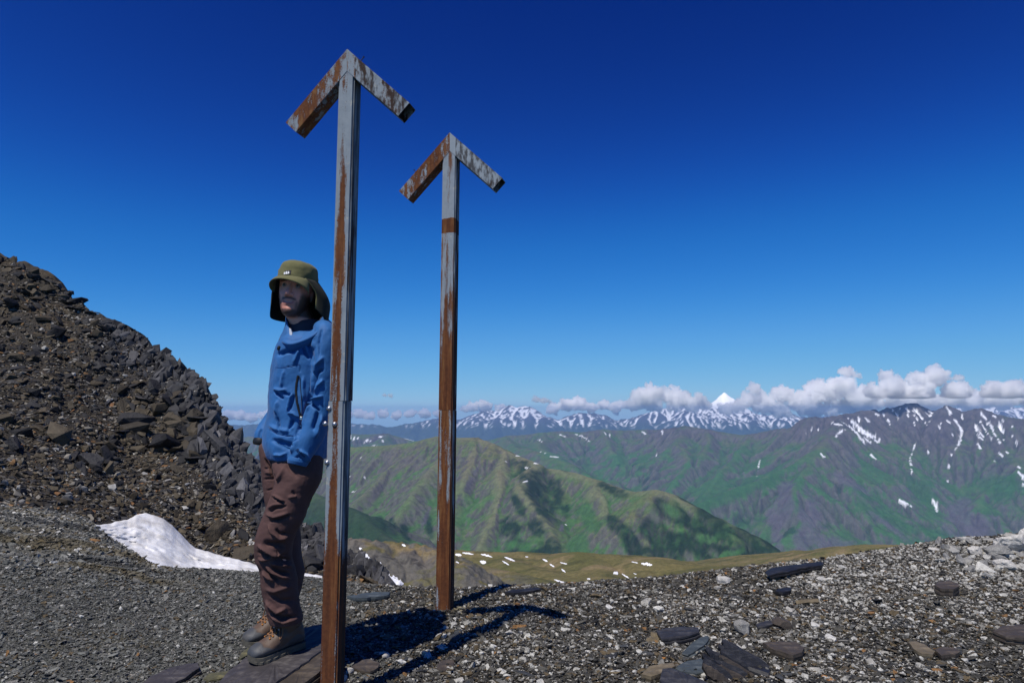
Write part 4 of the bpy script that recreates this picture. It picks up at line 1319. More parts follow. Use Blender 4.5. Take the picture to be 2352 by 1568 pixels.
def rusty_mat(name, full, fade, edge, line_seed, arm=0.0, tone=.80, mk_=.42, lk=1.15, base=0.0, band=None):
    """grey-blue paint over rust; full / fade: heights (m above the foot) of complete rust and where it thins out"""
    m, nt, bs, out = new_mat(name)
    b = NB(nt)
    co = b.coord("Object")
    x, y, z = b.sep(co)[0:3]
    st = b.n("ShaderNodeMapping"); b.l(co, st.inputs[0])
    st.inputs["Scale"].default_value = (1, 1, .07 if not arm else .35)
    st.inputs["Location"].default_value = (line_seed, 0, 0)
    streak = b.noise(st.outputs[0], 42, 5, .62)
    st2 = b.n("ShaderNodeMapping"); b.l(co, st2.inputs[0]); st2.inputs["Scale"].default_value = (1, 1, .25); st2.inputs["Location"].default_value = (line_seed * 2, 3, 0)
    blot = b.noise(st2.outputs[0], 9, 6, .7)
    fine = b.noise(co, 260, 4, .7)
    # rust: band down the middle of the front face, growing towards the ground
    ax = b.math('ABSOLUTE', x, 0)
    mid = b.math('SUBTRACT', 1.0, b.math('DIVIDE', ax, .021), clamp=False)
    mid = b.math('MINIMUM', b.math('MAXIMUM', mid, -.35), .6)
    zz = b.n("ShaderNodeMapRange"); b.l(z, zz.inputs["Value"])
    zz.inputs["From Min"].default_value = full; zz.inputs["From Max"].default_value = fade
    zz.inputs["To Min"].default_value = 1.0; zz.inputs["To Max"].default_value = 0.0
    low = zz.outputs[0]
    s = b.math('MULTIPLY', b.math('SUBTRACT', streak, .5), 1.5)
    s = b.math('ADD', s, b.math('MULTIPLY', b.math('SUBTRACT', blot, .5), 1.4))
    s = b.math('ADD', s, b.math('MULTIPLY', b.math('SUBTRACT', fine, .5), .9))
    s = b.math('ADD', s, b.math('MULTIPLY', mid, mk_ if not arm else .0))
    s = b.math('ADD', s, b.math('MULTIPLY', low, lk))
    ed = b.math('MULTIPLY', b.math('GREATER_THAN', ax, .0335), edge)
    streak_shade = b.math('MULTIPLY', b.math('GREATER_THAN', x, .0362), b.ramp(streak, [(.42, 0), (.56, 1)]))  # dark streaks on the right face, deepened to paint in its shade
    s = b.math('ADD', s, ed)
    s = b.math('ADD', s, -.34 + arm + base)
    if band:
        inb = b.math('MULTIPLY', b.math('GREATER_THAN', b.math('ADD', z, b.math('MULTIPLY', blot, .03)), band[0]), b.math('LESS_THAN', b.math('ADD', z, b.math('MULTIPLY', blot, .05)), band[1]))
        s = b.math('ADD', s, b.math('MULTIPLY', inb, .9))
    rust = b.ramp(s, [(.0, 0), (.16, 1)])
    rc = b.ramp(b.noise(co, 55, 6, .75), [(.25, (.045, .018, .010)), (.45, (.095, .034, .014)), (.62, (.155, .058, .022)), (.8, (.25, .13, .06))])
    rs_ = b.ramp(streak, [(.36, (.055, .020, .011)), (.47, (.105, .036, .015)), (.56, (.155, .056, .020)), (.66, (.26, .135, .05))])
    rc = b.mix(.55, rc, rs_)
    pc = b.ramp(b.noise(co, 24, 5, .6), [(.3, (.27 * tone, .315 * tone, .35 * tone)), (.75, (.36 * tone, .405 * tone, .43 * tone))])
    pc = b.mix(b.ramp(b.noise(co, 18, 4, .6), [(.66, 0), (.70, .45)]), pc, (.50, .45, .33))
    c = b.mix(rust, pc, rc)
    c = b.mix(b.math('MULTIPLY', streak_shade, .85), c, (.020, .016, .016))
    b.l(c, bs.inputs["Base Color"])
    ro = b.ramp(rust, [(0, .66), (1, .92)])
    b.l(ro, bs.inputs["Roughness"])
    bs.inputs["Specular IOR Level"].default_value = .22
    h = b.math('ADD', b.math('MULTIPLY', rust, .5), b.math('MULTIPLY', fine, .5))
    b.l(b.bump(h, .35, .002), bs.inputs["Normal"])
    return m

def tube_bm(w, z0, z1, d=None, bevel=.007, ox=0.0, oy=0.0):
    bm = bmesh.new()
    d = d or w
    bmesh.ops.create_cube(bm, size=1.0, matrix=Matrix.Translation((ox, oy, (z0 + z1) / 2)) @ Matrix.Diagonal((w, d, z1 - z0, 1)))
    es = [e for e in bm.edges if abs(e.verts[0].co.z - e.verts[1].co.z) > .1]
    bmesh.ops.bevel(bm, geom=es, offset=bevel, segments=3, affect='EDGES')
    return bm

def arm_bm(w, L, side, h, d):
    """one half of the arrow head, mitred at the apex; local x along the face, z up, y depth"""
    bm = bmesh.new()
    c = math.cos(R(45)); ww = w
    a0 = (0, h); a1 = (side * L * c, h - L * c)
    e1 = (a1[0] - side * ww * c, a1[1] - ww * c)
    a2 = (0, h - ww / c)
    loop = [a0, a1, e1, a2]
    f = [bm.verts.new((p[0], -d / 2, p[1])) for p in loop]
    k = [bm.verts.new((p[0], d / 2, p[1])) for p in loop]
    bm.faces.new(f); bm.faces.new(k[::-1])
    for i in range(4):
        j = (i + 1) % 4
        if i == 3: pass
        fc = bm.faces.new((f[j], f[i], k[i], k[j]))
        if i == 1: endf = fc
    bmesh.ops.recalc_face_normals(bm, faces=bm.faces)
    # hollow end of the tube
    r = bmesh.ops.inset_region(bm, faces=[endf], thickness=.0045)
    ext = bmesh.ops.extrude_discrete_faces(bm, faces=[endf])
    nf = ext["faces"][0]
    dirv = Vector((-side * c, 0, c)) * .10
    bmesh.ops.translate(bm, verts=nf.verts, vec=dirv)
    es = [e for e in bm.edges if len(e.link_faces) == 2 and e.calc_length() > L * .5]
    bmesh.ops.bevel(bm, geom=es, offset=.0025, segments=2, affect='EDGES')
    return bm

def bm_obj(name, bm, mat, parent, smooth=False):
    me = bpy.data.meshes.new(name)
    bm.to_mesh(me); bm.free()
    if smooth:
        me.polygons.foreach_set("use_smooth", [True] * len(me.polygons))
    return link(name, me, mat, parent)

m_bolt = smat("bolt_steel", (.42, .42, .44), .35, .5, .9)
m_dark = smat("dark_iron", (.02, .018, .017), .7)

def arrow_post(base, top, w, joint_z, label, mats, L, off, tilt=0.0):
    """base, top: world points of the middle of the post"""
    root = bpy.data.objects.new("arrow_post", None)
    COL.objects.link(root)
    tag(root, label, "arrow sign", "rusty steel arrow posts on the pass")
    ax = (top - base)
    H = ax.length
    zc = ax.normalized()
    xc = (POST_R - zc * POST_R.dot(zc)).normalized()
    yc = zc.cross(xc).normalized()
    Mx = Matrix((xc, yc, zc)).transposed().to_4x4()
    Mx.translation = base
    root.matrix_world = Mx
    bm_obj("post_sleeve", tube_bm(w, -.25, joint_z), mats[0], root, False)
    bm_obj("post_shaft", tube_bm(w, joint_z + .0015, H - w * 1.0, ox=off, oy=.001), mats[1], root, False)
    bm = tube_bm(w * .86, joint_z - .12, joint_z + .12, bevel=.004, ox=off * .5)
    bm_obj("inner_splice", bm, m_dark, root)
    for side, mt in ((-1, mats[2]), (1, mats[3])):
        o = bm_obj("arm", arm_bm(w, L * (1.06 if side < 0 else 1.02), side, 0.0, w + .0014), mt, root)
        o.location = (off + side * .0003, 0, H)
        o.rotation_euler = (0, tilt, 0)
    return root, H

def bolt(root, x, z, w, r=.0085):
    bm = bmesh.new()
    bmesh.ops.create_uvsphere(bm, u_segments=14, v_segments=8, radius=r, matrix=Matrix.Diagonal((1, .75, 1, 1)))
    bmesh.ops.create_cone(bm, cap_ends=True, segments=14, radius1=r * 1.25, radius2=r * 1.25, depth=.003, matrix=Matrix.Rotation(R(90), 4, 'X'))
    o = bm_obj("bolt", bm, m_bolt, root, True)
    o.location = (x, -w / 2 - .002, z)

def nail(root, p, d, L):
    bm = bmesh.new()
    q = Vector(d).normalized()
    rot = Vector((0, 0, 1)).rotation_difference(q).to_matrix().to_4x4()
    bmesh.ops.create_cone(bm, cap_ends=True, segments=8, radius1=.0022, radius2=.0018, depth=L, matrix=Matrix.Translation(Vector(p) + q * L / 2) @ rot)
    bmesh.ops.create_cone(bm, cap_ends=True, segments=8, radius1=.0045, radius2=.0045, depth=.003, matrix=Matrix.Translation(Vector(p) + q * L) @ rot)
    bm_obj("nail", bm, m_dark, root)

P1Y = 2.85
W1 = 0.0745
fl = W(733, 1568, P1Y)                                        # front left edge at the bottom of the picture
b1 = fl + POST_R * W1 / 2 - POST_N * W1 / 2
b1.z = float(ground_z(b1.x, b1.y)) - .01
t1 = W(775, 180, P1Y - .004) + POST_R * W1 / 2 - POST_N * W1 / 2
t1 = b1 + (t1 - b1) * ((W(797, 116, P1Y).z - b1.z) / (t1.z - b1.z))
jz = W(745, 921, P1Y).z - b1.z
post1, H1 = arrow_post(b1, t1, W1, jz, "nearer and taller rusty steel post ending in an upward arrow, the person leaning behind it",
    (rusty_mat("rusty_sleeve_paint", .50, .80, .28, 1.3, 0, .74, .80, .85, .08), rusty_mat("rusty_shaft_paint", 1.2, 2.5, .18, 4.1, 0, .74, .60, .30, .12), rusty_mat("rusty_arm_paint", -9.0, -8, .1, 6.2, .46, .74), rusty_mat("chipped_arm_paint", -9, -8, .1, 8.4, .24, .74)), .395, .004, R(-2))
for (u, v) in ((757, 938), (747, 973), (771, 974), (752, 1062)):
    z = W(u, v, P1Y).z - b1.z
    c = W(u, v, P1Y) - (b1 + (t1 - b1) * (z / H1))
    bolt(post1, c.dot(POST_R), z, W1)
nail(post1, (.047, 0, H1 - .050), (.55, .1, .8), .032)

on2, _ = on_ground(1021, 1402)
P2Y = on2.y - .01
W2 = 32 * P2Y / (FPX * .953)
fl2 = W(999.5, 1400, P2Y)
b2 = fl2 + POST_R * W2 / 2 - POST_N * W2 / 2
t2 = W(1017, 356, P2Y - .004) + POST_R * W2 / 2 - POST_N * W2 / 2
t2 = b2 + (t2 - b2) * ((W(1034, 306, P2Y).z - b2.z) / (t2.z - b2.z))
jz2 = W(1005, 942, P2Y).z - b2.z
post2, H2 = arrow_post(b2, t2, W2, jz2, "farther and shorter rusty steel post ending in an upward arrow, standing alone on the gravel",
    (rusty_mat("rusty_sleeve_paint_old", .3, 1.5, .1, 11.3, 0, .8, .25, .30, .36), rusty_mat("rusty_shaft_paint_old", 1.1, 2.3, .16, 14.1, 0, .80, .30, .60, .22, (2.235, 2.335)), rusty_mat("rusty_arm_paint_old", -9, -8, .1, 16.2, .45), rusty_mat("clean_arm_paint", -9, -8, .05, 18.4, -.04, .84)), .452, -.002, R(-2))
nail(post2, (-.23, 0, H2 - .226), (-.6, .1, .7), .028)
def footing():
    rng = np.random.default_rng(55)
    for k in range(40):
        a = rng.uniform(0, 6.28); r = .05 + .11 * rng.random()
        x = b2.x - .02 + r * math.cos(a) * 1.5; y = b2.y + r * math.sin(a)
        s_ = rng.uniform(.014, .034)
        me = PEBS[rng.integers(0, 8)]
        o = link("stone", me, None, ground)
        if not me.materials: me.materials.append(m_objs)
        g = rng.random()
        o["tint"] = [float(q) for q in (np.array((.20, .165, .09)) * (1 - g) + np.array((.44, .39, .27)) * g)]
        o.location = (x, y, float(ground_z(x, y)) + s_ * .25); o.rotation_euler = (0, 0, a * 3); o.scale = (s_ * 1.2, s_, s_)
footing()
# ================================================================== the hiker leaning behind the nearer post
def ZP(x, y): return ((550 + x / 2.6125) * .9408, (600 + y / 2.6125) * .9408)
def ZL(x, y): return ((550 + x / 2.5422) * .9408, (1050 + y / 2.5415) * .9408)
def ZJ(x, y): return ((640 + x / 4.3556) * .9408, (740 + y / 4.3556) * .9408)
def ZT(x, y): return ((600 + x / 4.6136) * .9408, (1080 + y / 4.6118) * .9408)
def ZF(x, y): return ((640 + x / 8.711) * .9408, (620 + y / 8.711) * .9408)

def bm_loft(bm, rings, cap=True):
    vs = [[bm.verts.new(p) for p in r] for r in rings]
    n = len(vs[0])
    for a, b_ in zip(vs[:-1], vs[1:]):
        for i in range(n):
            j = (i + 1) % n
            bm.faces.new((a[i], a[j], b_[j], b_[i]))
    if cap:
        bm.faces.new(vs[0][::-1]); bm.faces.new(vs[-1])

def smooth_rows(rows, n):
    """Catmull-Rom through tabulated rows"""
    A = np.array(rows, float)
    t = np.linspace(0, len(A) - 1, n)
    i = np.clip(t.astype(int), 0, len(A) - 2); f = (t - i)[:, None]
    p0 = A[np.maximum(i - 1, 0)]; p1 = A[i]; p2 = A[i + 1]; p3 = A[np.minimum(i + 2, len(A) - 1)]
    return .5 * ((2 * p1) + (-p0 + p2) * f + (2 * p0 - 5 * p1 + 4 * p2 - p3) * f ** 2 + (-p0 + 3 * p1 - 3 * p2 + p3) * f ** 3)

def sil_loft(bm, zf, rows, n=28, ex=2.3, steps=40, skew=0.0):
    """rows: (row y, left x, right x in zoom pixels, depth Y, half depth)"""
    rings = []
    for (y, l, r, Y, hd) in smooth_rows(rows, steps):
        pl = W(*zf(l, y), Y); pr = W(*zf(r, y), Y)
        c = (pl + pr) / 2; ux = (pr - pl) / 2
        ring = []
        for k in range(n):
            th = 2 * math.pi * k / n
            cx, sy = math.cos(th), math.sin(th)
            cx = math.copysign(abs(cx) ** (2 / ex), cx); sy = math.copysign(abs(sy) ** (2 / ex), sy)
            ring.append(c + ux * cx + Vector((skew * sy * hd, hd * sy, 0)))
        rings.append(ring)
    bm_loft(bm, rings)

def bm_tube(bm, pts, n=20, steps=30, flat=1.0):
    """pts: (x, y, z, r)"""
    A = smooth_rows(pts, steps)
    P = [Vector(a[:3]) for a in A]
    rings = []; up = Vector((0, 1, 0))
    for i, p in enumerate(P):
        t = (P[min(i + 1, len(P) - 1)] - P[max(i - 1, 0)]).normalized()
        s = t.cross(up).normalized(); w_ = s.cross(t).normalized()
        rings.append([p + (s * math.cos(2 * math.pi * k / n) + w_ * flat * math.sin(2 * math.pi * k / n)) * A[i][3] for k in range(n)])
    bm_loft(bm, rings)

def tp(zf, x, y, Y, rpx, kz):
    w_ = W(*zf(x, y), Y)
    return (w_.x, w_.y, w_.z, rpx * .36 * (2.6125 / kz) * Y / FPX)

def folds(me, strokes, zf, kz, gate=None, taper=True):
    """press folds into cloth: every stroke is a crease line with a width and a height (mm, negative = valley)"""
    V = get_co(me); N = get_no(me)
    U = proj(V)
    view = V / np.linalg.norm(V, axis=1)[:, None]
    face = sstep(-.15, .25, -(N * view).sum(1))
    if gate is not None: face = face * gate(V)
    D = np.zeros(len(V))
    for pts, w, h in strokes:
        P = np.array([zf(*p) for p in pts], float)
        P = resample(np.c_[P, np.zeros(len(P))], 2.0)[:, :2] if len(P) > 2 else P
        wp = w * .72 * .9408 / kz
        L = np.linalg.norm(np.diff(P, axis=0), axis=1); tot = L.sum(); acc = 0
        best = np.full(len(V), 1e9); ts = np.zeros(len(V))
        near = (U[:, 0] > P[:, 0].min() - 4 * wp) & (U[:, 0] < P[:, 0].max() + 4 * wp) & (U[:, 1] > P[:, 1].min() - 4 * wp) & (U[:, 1] < P[:, 1].max() + 4 * wp)
        idx = np.where(near)[0]
        if not len(idx): continue
        u = U[idx]; bb = best[idx]; tt = ts[idx]
        for a, b_, l in zip(P[:-1], P[1:], L):
            d = b_ - a; q = u - a
            t = np.clip((q @ d) / (d @ d + 1e-9), 0, 1)
            dist = np.hypot(q[:, 0] - t * d[0], q[:, 1] - t * d[1])
            m = dist < bb
            bb[m] = dist[m]; tt[m] = ((acc + t * l) / tot)[m]
            acc += l
        prof = np.exp(-(bb / wp) ** 2)
        end = np.minimum(sstep(-.02, .25, tt), sstep(1.02, .75, tt)) if taper else 1.0
        D[idx] += h * .0016 * prof * end
    V = V + N * (D * face)[:, None]
    set_co(me, V)

def crumple(me, amp, freq, seed, stretch=(1, 1, 1)):
    V = get_co(me); N = get_no(me)
    d = np.array([mnoise.fractal(Vector((p[0] * stretch[0] + seed, p[1] * stretch[1], p[2] * stretch[2])) * freq, .7, 2.0, 4) for p in V])
    r = np.array([1 - abs(mnoise.noise(Vector((p[0] * stretch[0] - seed, p[1] * stretch[1], p[2] * stretch[2])) * freq * .8)) * 2 for p in V])
    set_co(me, V + N * (amp * (.5 * d + .5 * r))[:, None])

def cloth_mat(name, rgb, rough, weave, sheen=.0, var=.12, spec=.3):
    m, nt, bs, out = new_mat(name)
    b = NB(nt)
    co = b.coord("Object")
    f = b.noise(co, 14, 5, .6)
    c = b.mix(b.ramp(f, [(.3, 0), (.7, 1)]), tuple(q * (1 - var) for q in rgb), tuple(q * (1 + var) for q in rgb))
    b.l(c, bs.inputs["Base Color"])
    bs.inputs["Roughness"].default_value = rough
    bs.inputs["Specular IOR Level"].default_value = spec
    bs.inputs["Sheen Weight"].default_value = sheen
    h = b.math('ADD', b.noise(co, weave, 2, .5), b.math('MULTIPLY', b.noise(co, 35, 4, .6), 2.0))
    b.l(b.bump(h, .25, .0025), bs.inputs["Normal"])
    return m

m_jacket = cloth_mat("blue_shell_fabric", (.015, .110, .310), .66, 900, .1, .12, .35)
m_trouser = cloth_mat("maroon_trouser_fabric", (.088, .046, .041), .85, 1200, .0)
m_olive = cloth_mat("olive_hat_fabric", (.135, .128, .052), .85, 900, .1)
m_dkflap = cloth_mat("black_flap_lining", (.026, .027, .020), .9, 900)
m_collar = cloth_mat("charcoal_collar_fabric", (.035, .038, .055), .8, 700)
m_white = smat("white_lining", (.75, .75, .76), .8)
m_black = smat("black_zip", (.012, .012, .014), .5)
m_leather = cloth_mat("brown_boot_leather", (.085, .052, .034), .75, 300)
m_rubber = cloth_mat("grey_boot_rubber", (.050, .053, .060), .5, 150, 0, .3)
m_sole = cloth_mat("muddy_sole", (.085, .078, .062), .9, 200, 0, .4)
m_lace = smat("brown_lace", (.20, .105, .055), .8)
m_steel = smat("eyelet_steel", (.6, .6, .6), .3, .5, 1.0)

person_parent = None
# ---- body: one continuous figure (mostly under the clothes)
HC = W(*ZP(452, 300), 3.115)                     # middle of the head
YAW_H = R(16)                                    # face turned a little to the viewer's left
hf = Vector((-math.sin(.01), -math.cos(.01), .02)).normalized()   # face forward
hr = Vector((-hf.y, hf.x, 0)).normalized()       # to the viewer's right as seen from the front
if hr.x < 0: hr = -hr
hu = hr.cross(hf) if hr.cross(hf).z > 0 else hf.cross(hr)
hu.normalize()
roll = R(-5)
hr, hu = hr * math.cos(roll) + hu * math.sin(roll), hu * math.cos(roll) - hr * math.sin(roll)

HF = Vector((-math.sin(.17), -math.cos(.17), .02)).normalized()          # the hat sits a little askew to the face
HR = Vector((-HF.y, HF.x, 0)).normalized()
if HR.x < 0: HR = -HR
HU = HR.cross(HF) if HR.cross(HF).z > 0 else HF.cross(HR)
HU.normalize()
HR, HU = HR * math.cos(roll) + HU * math.sin(roll), HU * math.cos(roll) - HR * math.sin(roll)
def hat_(x, y, z): return Vector(HC) + HR * x + HF * y + HU * (z + .008)

def head_local(V):
    d = V - np.array(HC)
    return np.stack([d @ np.array(hr), d @ np.array(hf), d @ np.array(hu)], -1)

def build_body():
    bm = bmesh.new()
    # skull and jaw as lofted sections in head space (z, half width, front, back)
    secs = [(-.118, .020, .070, .020), (-.112, .034, .082, .035), (-.098, .046, .088, .055), (-.075, .056, .090, .070), (-.045, .064, .0905, .082), (-.015, .069, .090, .092),
            (.015, .072, .088, .098), (.045, .073, .088, .098), (.075, .068, .080, .092), (.098, .055, .062, .075), (.112, .034, .036, .045), (.117, .012, .010, .012)]
    rings = []
    for z, w_, f_, bk in smooth_rows(secs, 60):
        ring = []
        for k in range(48):
            th = 2 * math.pi * k / 48
            c_, s_ = math.cos(th), math.sin(th)
            x = w_ * math.copysign(abs(c_) ** .85, c_)
            y = (f_ if s_ > 0 else bk) * math.copysign(abs(s_) ** .9, s_)
            ring.append(Vector(HC) + hr * x + hf * y + hu * z)
        rings.append(ring)
    bm_loft(bm, rings)
    def hp(x, y, z): return Vector(HC) + hr * x + hf * y + hu * z
    # nose
    n0 = [hp(0, .084, .022), hp(0, .098, .002), hp(0, .112, -.018), hp(0, .108, -.026)]
    bm_tube(bm, [(*n0[0], .007), (*n0[1], .009), (*n0[2], .0115), (*n0[3], .010)], 12, 14)
    for sd in (-1, 1):
        bmesh.ops.create_icosphere(bm, subdivisions=2, radius=.0095, matrix=Matrix.Translation(hp(sd * .012, .096, -.024)))
        # ear
        bmesh.ops.create_icosphere(bm, subdivisions=2, radius=.03, matrix=Matrix.Translation(hp(sd * .074, -.012, -.012)) @ Matrix((hr, hf, hu)).transposed().to_4x4() @ Matrix.Diagonal((.28, .55, 1.0, 1)))
    # neck, trunk, arms, hands, legs inside the clothes
    neck = [HC + hf * -.02 - hu * .06, W(*ZP(480, 470), 3.14), W(*ZP(500, 580), 3.16)]
    bm_tube(bm, [(*neck[0], .054), (*neck[1], .057), (*neck[2], .066)], 20, 14)
    sil_loft(bm, ZP, [(610, 470, 610, 3.19, .06), (680, 420, 650, 3.185, .11), (760, 380, 665, 3.175, .125), (1000, 360, 640, 3.17, .12), (1250, 330, 600, 3.16, .13)], 20, 2.2, 20)
    hipN = W(*ZL(450, 150), 3.08); kneeN = W(*ZL(300, 690), 3.04); ankN = W(*ZL(370, 1180), 3.10)
    hipF = W(*ZL(340, 120), 3.24); kneeF = W(*ZL(365, 690), 3.22); ankF = W(*ZL(330, 1150), 3.29)
    for a, k, c_ in ((hipN, kneeN, ankN), (hipF, kneeF, ankF)):
        bm_tube(bm, [(*a, .070), (*((a + k) / 2), .062), (*k, .050), (*((k + c_) / 2 + Vector((.012, 0, .05))), .050), (*c_, .036)], 16, 24)
    arms = [[W(*ZP(628, 620), 3.055), W(*ZP(624, 960), 3.035), W(*ZP(480, 1330), 3.005), W(*ZP(452, 1470), 3.06)], [W(*ZP(440, 620), 3.32), W(*ZP(400, 940), 3.37), W(*ZP(262, 1215), 3.28), W(*ZP(330, 1390), 3.22)]]
    for s_, e_, w_, h_ in arms:
        bm_tube(bm, [(*s_, .036), (*((s_ + e_) / 2), .036), (*e_, .033), (*((e_ + w_) / 2), .031), (*w_, .024)], 14, 22)
        dr = (h_ - w_).normalized()
        palm = w_ + dr * .06
        bm_tube(bm, [(*w_, .024), (*palm, .030), (*(palm + dr * .03), .028)], 12, 8, .55)
        sd = dr.cross(Vector((0, 1, 0))).normalized()
        for q in range(4):
            f0 = palm + dr * .03 + sd * (-.026 + .0173 * q)
            L = (.060, .072, .076, .066)[q]
            bm_tube(bm, [(*f0, .0088), (*(f0 + dr * L * .5 + Vector((0, .006, 0))), .0085), (*(f0 + dr * L + Vector((0, .02, 0))), .0075)], 8, 8)
        th0 = w_ + dr * .02 + sd * .026
        bm_tube(bm, [(*th0, .0105), (*(th0 + dr * .03 + sd * .018), .010), (*(th0 + dr * .06 + sd * .020), .0085)], 8, 8)
    me = remeshed(bm, .0036, 2)
    # face modelling in head space
    V = get_co(me); N = get_no(me)
    h = head_local(V)
    x, y, z = h[:, 0], h[:, 1], h[:, 2]
    front = sstep(.02, .06, y) * (np.abs(x) < .09) * (np.abs(z) < .13)
    def g(cx, cz, sx, sz): return np.exp(-(((np.abs(x) if cx > 0 else x) - cx) / sx) ** 2 - ((z - cz) / sz) ** 2)
    d = -.0085 * g(.031, .020, .017, .010) + .0045 * g(.030, .040, .024, .008) + .0035 * g(.044, -.018, .016, .014)
    d += -.0030 * g(0, -.056, .030, .0035) + .0035 * g(0, -.049, .020, .005) + .0042 * g(0, -.065, .018, .006) - .002 * g(0, -.077, .016, .005) + .004 * g(0, -.098, .018, .012)
    d += .002 * g(.026, -.058, .006, .010)
    V = V + N * (d * front)[:, None]
    set_co(me, V)
    h = head_local(get_co(me)); x, y, z = h[:, 0], h[:, 1], h[:, 2]
    C = np.tile(np.array((.80, .335, .235)), (len(V), 1))
    ax = np.abs(x)
    nz = np.array([mnoise.noise(Vector(p) * 160) for p in V]) * .5
    redd = np.exp(-((ax - .036) / .018) ** 2 - ((z + .018) / .016) ** 2) + np.exp(-(x / .016) ** 2 - ((z + .016) / .014) ** 2)
    C = C * (1 - .35 * redd[:, None]) + np.array((.80, .25, .20)) * .35 * redd[:, None]
    # beard: jaw, cheeks by the ear, moustache
    nb = .5 + .9 * nz
    side = sstep(.040, .053, ax + .24 * (-z - .03) + .004 * nz) * sstep(.015, -.03, z) * sstep(-.122, -.108, z)
    chin = sstep(-.080, -.094, z + .006 * nz) * sstep(-.128, -.118, z) * sstep(.02, .05, y)
    must = np.exp(-((z + .0385 + .30 * np.maximum(ax - .010, 0) + .002 * nz) / .0068) ** 2) * sstep(.040, .026, ax)
    mcorner = np.exp(-((ax - .036 - .10 * (z + .06)) / .008) ** 2) * sstep(-.040, -.060, z) * sstep(-.122, -.10, z) * .6
    stubble = .30 * sstep(-.03, -.06, z + .3 * np.maximum(.03 - ax, 0)) * sstep(-.125, -.115, z) * sstep(.0, .03, y)
    beard = np.clip(np.maximum.reduce([side * .95, chin * .9, must * .95, mcorner * 1.2, stubble]), 0, 1) * (y > -.03)
    C = C * (1 - beard[:, None]) + np.array((.026, .017, .013)) * beard[:, None]
    brow = np.exp(-((z - .039 + .1 * (ax - .03)) / .0042) ** 2) * sstep(.012, .018, ax) * sstep(.054, .046, ax) * (y > .03)
    C = C * (1 - brow[:, None] * .85) + np.array((.025, .015, .010)) * brow[:, None] * .85
    lip = np.exp(-((z + .0635 - 14 * x * x) / .0058) ** 2) * sstep(.030, .020, ax) * (y > .05)
    C = C * (1 - lip[:, None] * .7) + np.array((.42, .10, .09)) * lip[:, None] * .7
    teeth = np.exp(-((z + .0575 - 18 * x * x) / .0019) ** 2) * sstep(.020, .014, ax) * (y > .05)
    C = C * (1 - .7 * teeth[:, None]) + np.array((.50, .42, .38)) * .7 * teeth[:, None]
    hair = sstep(-.050, -.035, z) * sstep(.0, -.02, y) * (z < .13) * (ax < .078)
    C = C * (1 - hair[:, None]) + np.array((.020, .014, .010)) * hair[:, None]
    color_attr(me, "tint", C)
    m, nt, bs, out = new_mat("skin")
    b = NB(nt)
    b.l(b.attr("tint"), bs.inputs["Base Color"])
    bs.inputs["Roughness"].default_value = .5
    bs.inputs["Subsurface Weight"].default_value = .12
    bs.inputs["Subsurface Radius"].default_value = (.012, .005, .003)
    b.l(b.bump(b.noise(b.coord("Object"), 300, 3, .6), .2, .001), bs.inputs["Normal"])
    me.materials.clear()
    o = link("person", me, m)
    tag(o, "person in blue jacket, maroon trousers and olive sun hat leaning behind the nearer post", "person")
    for sd in (-1, 1):
        bme = bmesh.new()
        c = hp_(sd * .0305, .0735, .0195)
        bmesh.ops.create_uvsphere(bme, u_segments=20, v_segments=14, radius=.0108, matrix=Matrix.Translation(c))
        e = bpy.data.meshes.new("eye"); bme.to_mesh(e); bme.free()
        Ve = get_co(e); he = head_local(Ve)
        rr_ = np.hypot(he[:, 0] - sd * .0305 + .001, he[:, 2] - .0195)
        Ce = np.where((rr_ < .0055)[:, None], np.array((.02, .014, .010)), np.array((.30, .27, .26)))
        color_attr(e, "tint", Ce)
        e.polygons.foreach_set("use_smooth", [True] * len(e.polygons))
        me_, nte, bse, _ = new_mat("eye_surface")
        NBe = NB(nte); NBe.l(NBe.attr("tint"), bse.inputs["Base Color"]); bse.inputs["Roughness"].default_value = .15
        link("eye", e, me_, o)
    return o
def hp_(x, y, z): return Vector(HC) + hr * x + hf * y + hu * z
person = build_body()

def garment(name, bm, voxel, mat, sm=2):
    me = remeshed(bm, voxel, sm)
    me.materials.clear()
    return me

